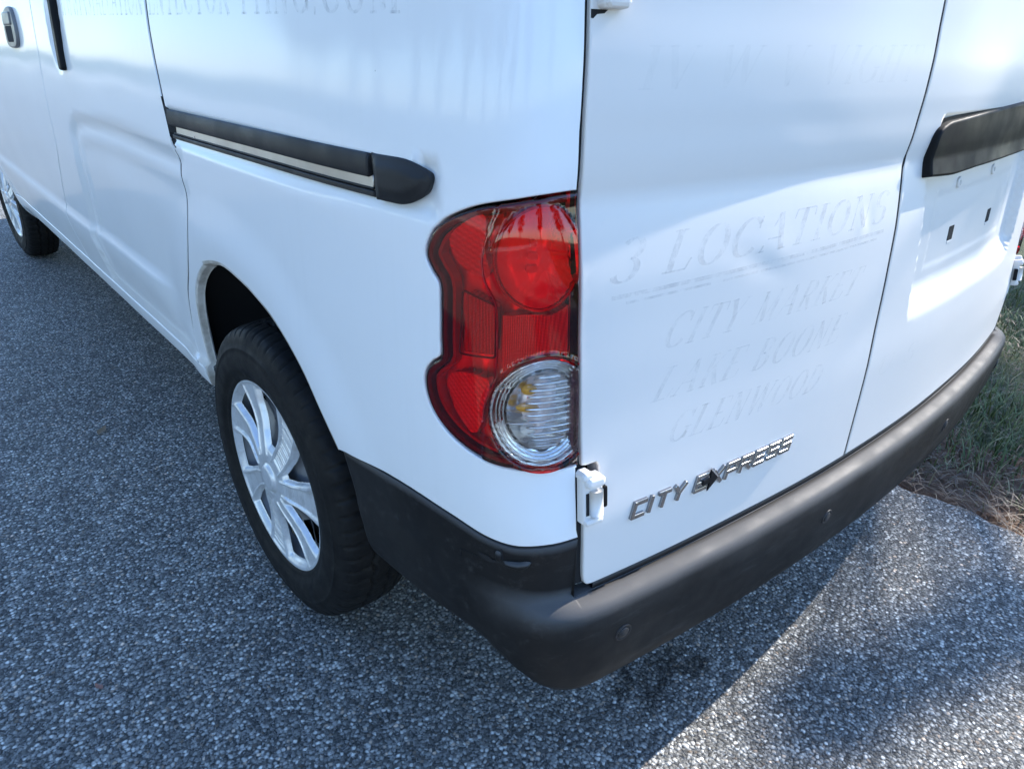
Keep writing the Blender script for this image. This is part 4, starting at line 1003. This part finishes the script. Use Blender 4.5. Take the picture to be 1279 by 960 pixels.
def disc(name,s,z,rings,mat,parent):
    p=bumper_pt(s,z); e=.01; a=(bumper_pt(s+e,z)-bumper_pt(s-e,z)).normalized(); b=(bumper_pt(s,z+e)-bumper_pt(s,z-e)).normalized(); n=a.cross(b).normalized(); b=n.cross(a); V=[];F=[];N_=28
    for (r,h) in rings:
        for i in range(N_): th=2*math.pi*i/N_; V.append(p+a*r*math.cos(th)+b*r*math.sin(th)+n*h)
    for j in range(len(rings)-1): F+=[(j*N_+i,j*N_+(i+1)%N_,(j+1)*N_+(i+1)%N_,(j+1)*N_+i) for i in range(N_)]
    F.append(tuple(range((len(rings)-1)*N_,len(rings)*N_))); return mk(name,[tuple(v) for v in V],F,mat,parent)
for sv in (.8318,1.2785,2*SC-1.2785+.012,2*SC-.8318):
    o=disc('parking_sensor',sv,.392,[(.0135,-.002),(.0135,.0006),(.0128,.0014),(.0108,.0014),(.0100,.0002),(.0088,.0000),(.0084,.0016),(.0070,.0026),(.0,.0028)],'trim',bp)
# torn plastic on the corner: a black split with a curled tongue beside it
def blob(pts,off,h,mat,name):
    ss=[];n=len(pts); P=[]
    c=np.mean(np.array(pts),0)
    for k_,(f,o_) in enumerate(((1.0,off),(.8,off+h*.7),(.4,off+h))):
        for a,b in pts: q=bumper_pt(c[0]+(a-c[0])*f,c[1]+(b-c[1])*f,o_); P.append(tuple(q))
    F=[(k_*n+i,k_*n+(i+1)%n,(k_+1)*n+(i+1)%n,(k_+1)*n+i) for k_ in range(2) for i in range(n)]+[tuple(range(2*n,3*n))]
    return mk(name,P,F,mat,bp)
SPL=catmull([(.640,.5125),(.647,.5135),(.652,.5080),(.662,.5085),(.668,.5125),(.671,.5240),(.674,.5320),(.677,.5220),(.679,.5120),(.688,.5050),(.682,.5020),(.672,.5065),(.660,.5040),(.649,.5040)],3,True)
blob(SPL,.0007,.0002,'dark','split')
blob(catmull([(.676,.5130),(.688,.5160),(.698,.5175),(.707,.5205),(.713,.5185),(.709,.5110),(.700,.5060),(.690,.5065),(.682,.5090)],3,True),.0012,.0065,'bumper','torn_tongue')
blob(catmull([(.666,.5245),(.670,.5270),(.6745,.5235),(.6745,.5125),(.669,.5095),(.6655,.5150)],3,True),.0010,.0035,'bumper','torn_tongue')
V,F=tube([bumper_pt(a,b,.0006) for a,b in ((.611,.4930),(.6115,.5000),(.6125,.5040))],.0006,5); mk('scratch',V,F,'dark',bp)
V,F=tube([bumper_pt(a,b,.0005) for a,b in ((.6125,.5045),(.625,.5050),(.640,.5055))],.00035,5); mk('scratch',V,F,'dark',bp)

# --- wheels
HZ=.2975
def wheel_mesh_tyre():
    prof=[(.188,.066),(.191,.078),(.196,.0835),(.203,.0870),(.208,.0868),(.2095,.0885),(.213,.0888),(.2145,.0905),(.224,.0925),(.236,.0930),(.248,.0920),(.256,.0900),(.2575,.0908),(.2605,.0902),(.262,.0885),(.270,.0862),(.278,.0832),(.2835,.0805),(.288,.0775),(.2915,.0735),(.2938,.069),(.2955,.064),(.297,.057)]
    prof+=[(.2975+.004*(1-(x/.055)**2),x) for x in np.linspace(.053,-.053,36)]
    prof+=[(r,-o) for r,o in prof[:23][::-1]]
    n=504; k=len(prof); th=np.linspace(0,2*np.pi,n,endpoint=False); V=np.zeros((k,n,3))
    for j,(r,o) in enumerate(prof):
        rr=np.full(n,r)
        if r>.29 and abs(o)<.062:
            for c in (-.033,0.,.033):
                zz=.0035*(2*np.abs(((th*42/(2*np.pi))%1)-.5)*2-1)
                rr-=.0065*(1-sstep(.0022,.0042,np.abs(o-c-zz)))
            sip=((th*84/(2*np.pi)+o*9)%1); rr-=.0016*((np.abs(o)<.03)&(sip<.10))
        if r>.277 and .040<abs(o)<.084:
            fr=((th*63/(2*np.pi)+abs(o)*5)%1); rr-=.0058*(1-sstep(.02,.07,np.abs(fr-.5)))*sstep(.040,.048,abs(o))*(1-sstep(.078,.083,abs(o)))
            fr2=((th*126/(2*np.pi)+abs(o)*5)%1); rr-=.0022*(1-sstep(.04,.10,np.abs(fr2-.5)))*(abs(o)>.058)*(1-sstep(.076,.082,abs(o)))
        V[j]=np.stack([np.full(n,-(o if o>0 else o*.62)),-rr*np.cos(th)*-1*-1,rr*np.sin(th)],1)
    # contact patch flattened a little
    V=V.reshape(-1,3); V[:,2]=np.maximum(V[:,2],-.2968)
    F=[(j*n+i,(j+1)*n+i,(j+1)*n+(i+1)%n,j*n+(i+1)%n) for j in range(k-1) for i in range(n)]
    return V,F
SPK=[163,112,60,10,-41,-96,-146]; TEX=[1,0,1,1,0,1,0]
def wheel_mesh_cover():
    nr=86;n=672; rs=np.concatenate([np.linspace(.0005,.06,20),np.linspace(.062,.2005,nr-20)]); th=np.linspace(0,360,n,endpoint=False); Rg,Tg=np.meshgrid(rs,th,indexing='ij')
    out=.080+.010*(1-sstep(.0,.20,Rg))-.006*np.exp(-((Rg-.12)/.05)**2)
    best=np.full(Rg.shape,99.); tex=np.zeros(Rg.shape); us=np.zeros(Rg.shape)
    for a,tx in zip(SPK,TEX):
        c=a-15*(1-np.clip(Rg/.2,0,1))**1.0*(1 if tx else .7); d=(Tg-c+180)%360-180
        hw=np.interp(Rg,[.03,.06,.10,.15,.2],[27,19,13.6,12.0,12.6]) if tx else np.interp(Rg,[.03,.06,.10,.15,.2],[26,16,10.2,9.0,11])
        u=np.abs(d)/hw; k=u<best; best=np.where(k,u,best); tex=np.where(k,tx,tex); us=np.where(k,d/hw,us)
    hw_m=best
    # opening mask: 1 inside an opening
    op=sstep(1.0,1.22,hw_m)*sstep(.060,.074,Rg)*(1-sstep(.178,.188,Rg))
    ridge=.0028*np.exp(-((np.abs(us)-.86)/.13)**2)*(Rg>.05)*(Rg<.19)
    tx_=tex*(np.abs(us)<.70)*sstep(.055,.065,Rg)*(1-sstep(.176,.182,Rg))
    out=out+ridge-.0022*tx_+.0015*tx_*np.sin(Rg*2*np.pi/.0072)
    out=out-.0085*op
    hubr=sstep(.026,.030,Rg); out=out+.004*(1-hubr)+.0015*(1-sstep(.022,.025,Rg))-.004*np.exp(-((Rg-.031)/.002)**2)
    out=np.where(Rg>.188,.0795+.003*np.sqrt(np.clip(1-((Rg-.194)/.0066)**2,0,1)),out)
    V=np.stack([-out,-Rg*np.cos(np.radians(Tg)),Rg*np.sin(np.radians(Tg))],-1).reshape(-1,3); F=[]
    opf=op>.97
    for j in range(len(rs)-1):
        for i in range(n):
            i2=(i+1)%n
            if opf[j,i] and opf[j+1,i] and opf[j,i2] and opf[j+1,i2]: continue
            F.append((j*n+i,(j+1)*n+i,(j+1)*n+i2,j*n+i2))
    return V,F
def wheel_mesh_rim():
    rs=np.array([.0,.03,.05,.07,.09,.105,.12,.14,.155,.165,.172,.178,.186,.192]); oo=np.array([.055,.055,.056,.056,.050,.044,.044,.048,.052,.050,.036,.03,.05,.074]); n=240; th=np.linspace(0,2*np.pi,n,endpoint=False); V=[];F=[]
    for r,o in zip(rs,oo):
        w_=.006*np.sin(th*14)*math.exp(-((r-.13)/.03)**2); V.append(np.stack([-(o+w_),-r*np.cos(th),r*np.sin(th)],1))
    V=np.concatenate(V)
    for j in range(len(rs)-1):
        for i in range(n):
            a=(math.degrees(th[i])*14/360)%1
            if 5<=j<=7 and .28<a<.74: continue
            F.append((j*n+i,(j+1)*n+i,(j+1)*n+(i+1)%n,j*n+(i+1)%n))
    return V,F
def build_wheel():
    w_=empty('wheel',(-.752,0,HZ),van)
    V,F=wheel_mesh_tyre(); mk('tyre',V,F,'rubber',w_)
    V,F=wheel_mesh_cover(); c=mk('wheel_cover',V,F,'silver',w_)
    V,F=wheel_mesh_rim(); mk('rim',V,F,'steel',w_)
    V=[];F=[];n=48
    for r,o in ((.0,.010),(.165,.010),(.178,-.07)):
        for i in range(n): th=2*math.pi*i/n; V.append((-o,-r*math.cos(th),r*math.sin(th)))
    F=[(j*n+i,(j+1)*n+i,(j+1)*n+(i+1)%n,j*n+(i+1)%n) for j in range(2) for i in range(n)]; mk('brake_drum',V,F,'liner',w_)
    return w_
wh=build_wheel()
def copy_wheel(loc,rot=(0,0,0)):
    c=wh.copy(); COL.objects.link(c); c.location=loc; c.rotation_euler=rot; c.parent=van
    for ch in wh.children:
        d=ch.copy(); COL.objects.link(d); d.parent=c
    return c
copy_wheel((-.717,3.2,HZ),(R(25),0,R(2)))
copy_wheel((.742,0,HZ),(R(40),0,R(180)))
copy_wheel((.717,3.2,HZ),(R(10),0,R(180)))

# --- the far side, mirrored panel by panel
for o in (qp,sd,fd,fe,pil,si,lip,flip,wl,wf): mirror(o,van)
tlr=empty('tail_light',(0,0,0),van)
for o in list(tl.children): mirror(o,tlr)

# ================================================================== TREES (they shade the verge and stand in the reflections)
def mat_leaf():
    m,t,b=pmat('tree_leaves',(.06,.09,.02),.55)
    a=N(t,'ShaderNodeAttribute'); a.attribute_name='tone'; sp=N(t,'ShaderNodeSeparateColor'); t.links.new(a.outputs['Color'],sp.inputs[0])
    t.links.new(ramp(t,sp.outputs[0],[(0,(.030,.050,.012)),(.5,(.055,.090,.022)),(1,(.11,.13,.04))]),b.inputs['Base Color']); return m
M['leaf']=mat_leaf()
def mat_bark():
    m,t,b=pmat('bark',(.12,.09,.07),.9); v=coords(t,(1,1,.25)); t.links.new(ramp(t,noise(t,v,14,8,.7),[(.3,(.05,.038,.03)),(.7,(.19,.15,.12))]),b.inputs['Base Color']); bump(t,b,noise(t,v,22,8,.7),.8,.03); return m
M['bark']=mat_bark()
def leaves(centers,radii,count,size,seed):
    g=np.random.default_rng(seed); V=[];T=[]
    for c,r,k in zip(centers,radii,count):
        d=g.normal(size=(k,3)); d/=np.linalg.norm(d,axis=1)[:,None]; P=np.array(c)+d*(r*g.uniform(0,1,(k,1))**.45)
        a=g.normal(size=(k,3)); a/=np.linalg.norm(a,axis=1)[:,None]; b=np.cross(a,g.normal(size=(k,3))); b/=np.linalg.norm(b,axis=1)[:,None]
        L=size*g.uniform(.6,1.3,(k,1)); 
        V.append(np.stack([P-a*L*.5,P+b*L*.28,P+a*L*.5,P-b*L*.28],1).reshape(-1,3)); T.append(np.repeat(np.clip(.5+.22*g.normal(size=k),0,1),4))
    V=np.concatenate(V); F=[(4*i,4*i+1,4*i+2,4*i+3) for i in range(len(V)//4)]; return V,F,np.concatenate(T)
def make_tree(name,base,trunk,limbs,centers,radii,count,size,seed,label,group=None):
    t=tag(empty(name,base),label,'tree',group)
    parts=[tube(trunk[0],trunk[1],12)]+[tube(a,b,8) for a,b in limbs]; V,F=join(parts); mk('trunk',V,F,'bark',t)
    V,F,T=leaves(centers,radii,count,size,seed); o=mk('crown',V,F,'leaf',t,smooth=False); add_tone(o,T); return t
# shade tree up-sun of the verge: clumps laid out where its shade falls
def up(gx,gy,D): return np.array([gx,gy,0])+np.array(SUN)*D
BASE=np.array([8.2,.9,-.03]); cs=[];rs=[];cn=[]
POLY=[(-.244,-.80),(-.082,-.835),(.117,-.915),(.374,-.955),(.53,-.98),(.60,-1.03),(.474,-1.001),(.139,-1.097),(-.092,-.999),(-.301,-.91),(-.302,-.803)]
for i in range(46):
    while True:
        gx,gy=RNG.uniform(-.3,.6),RNG.uniform(-1.1,-.73)
        if pip(np.array([(gx,gy)]),POLY)[0] and seg_dist(np.array([(gx,gy)]),POLY)[0]>.02: break
    r=RNG.uniform(.05,.095); cs.append(up(gx,gy,11.5+RNG.uniform(-1.5,1.5))); rs.append(r*1.25); cn.append(int(r*r*3000))
for gx,gy,r in ((-1.05,-.552,.06),(-.90,-.55,.06),(-.75,-.552,.06),(-.60,-.555,.06)):
    cs.append(up(gx,gy,8.5)); rs.append(r*1.1); cn.append(90)
for i in range(46):
    gx=RNG.uniform(.95,3.6); gy=RNG.uniform(-.75,3.2); r=RNG.uniform(.22,.42)
    cs.append(up(gx,gy,RNG.uniform(9,12.5))); rs.append(r); cn.append(int(700*r/.3))
for i in range(40):
    gx=RNG.uniform(-1.5,3.0); gy=RNG.uniform(-4.2,-1.75); r=RNG.uniform(.25,.45)
    cs.append(up(gx,gy,RNG.uniform(9,12.5))); rs.append(r); cn.append(int(620*r/.3))
cs=[c-BASE for c in cs]
top=np.mean(cs,0); limbs=[]
trunk=([(0,0,0),(.05,-.1,1.2),(.0,-.3,2.6),(top[0]*.5,top[1]*.35,4.2),tuple(top)],[.24,.19,.16,.12,.06])
for i in range(0,len(cs),3):
    c=cs[i]; a=np.array([top[0]*.4,top[1]*.3,3.7]); m=(a+c)/2+np.array([0,0,.25]); limbs.append(([tuple(a),tuple(m),tuple(c)],[.055,.03,.008]))
make_tree('shade_tree',tuple(BASE),trunk,limbs,cs,rs,cn,.075,3,'leafy tree right of the van, out of frame, shading the verge')
# row of trees across the drive, seen only as reflections
def row_tree(seed):
    g=np.random.default_rng(seed); cs=[];rs=[];cn=[]
    for i in range(60):
        z=g.uniform(2.6,8.5); w_=2.6*math.sin(math.pi*min(1,max(.08,(z-1.6)/7.4)))**.7; a=g.uniform(0,6.28); r=w_*g.uniform(.2,1)**.6
        cs.append((r*math.cos(a),r*math.sin(a),z)); rs.append(g.uniform(.5,.95)); cn.append(130)
    limbs=[([(0,0,2.2+.05*i),(c[0]*.5,c[1]*.5,(c[2]+2.4)/2+.4),c],[.07,.045,.015]) for i,c in enumerate(cs[::4])]
    return cs,rs,cn,limbs
cs,rs,cn,limbs=row_tree(5)
LB='tall leafy tree standing beyond the asphalt, out of frame'
t0=make_tree('roadside_tree',(-19,-10,-.03),([(0,0,0),(.1,0,2),(0,.1,4.5),(.1,0,7.5)],[.28,.22,.15,.05]),limbs,cs,rs,cn,.24,5,LB,'trees beyond the asphalt')
for i,(x,y,rz,sc) in enumerate(((-20,-5,1,1.4),(-19,0,2,1.35),(-20,5,3.3,1.45),(-19,10,4.1,1.35),(-20,15,5,1.5),(-19,20,.4,1.4),(-20,26,2.9,1.5),(-19,32,2.1,1.4),(-20,39,1.3,1.5),(-18,-20,2.4,1.05),(-3,-24,1.2,1.1),(8,-18,3.,1.0),(13,-12,.6,.95),(19,-9,2.2,1.1),(17,-17,4.4,1.1),(22,-2.2,1.7,1.15),(24,-6,3.1,1.2),(21.5,2.4,.2,1.1),(25,7,2.5,1.2),(24,12,5.2,1.1))):
    c=t0.copy(); COL.objects.link(c); c.location=(x,y,-.03); c.rotation_euler=(0,0,rz); c.scale=(sc,sc,sc)
    for ch in t0.children:
        d=ch.copy(); COL.objects.link(d); d.parent=c
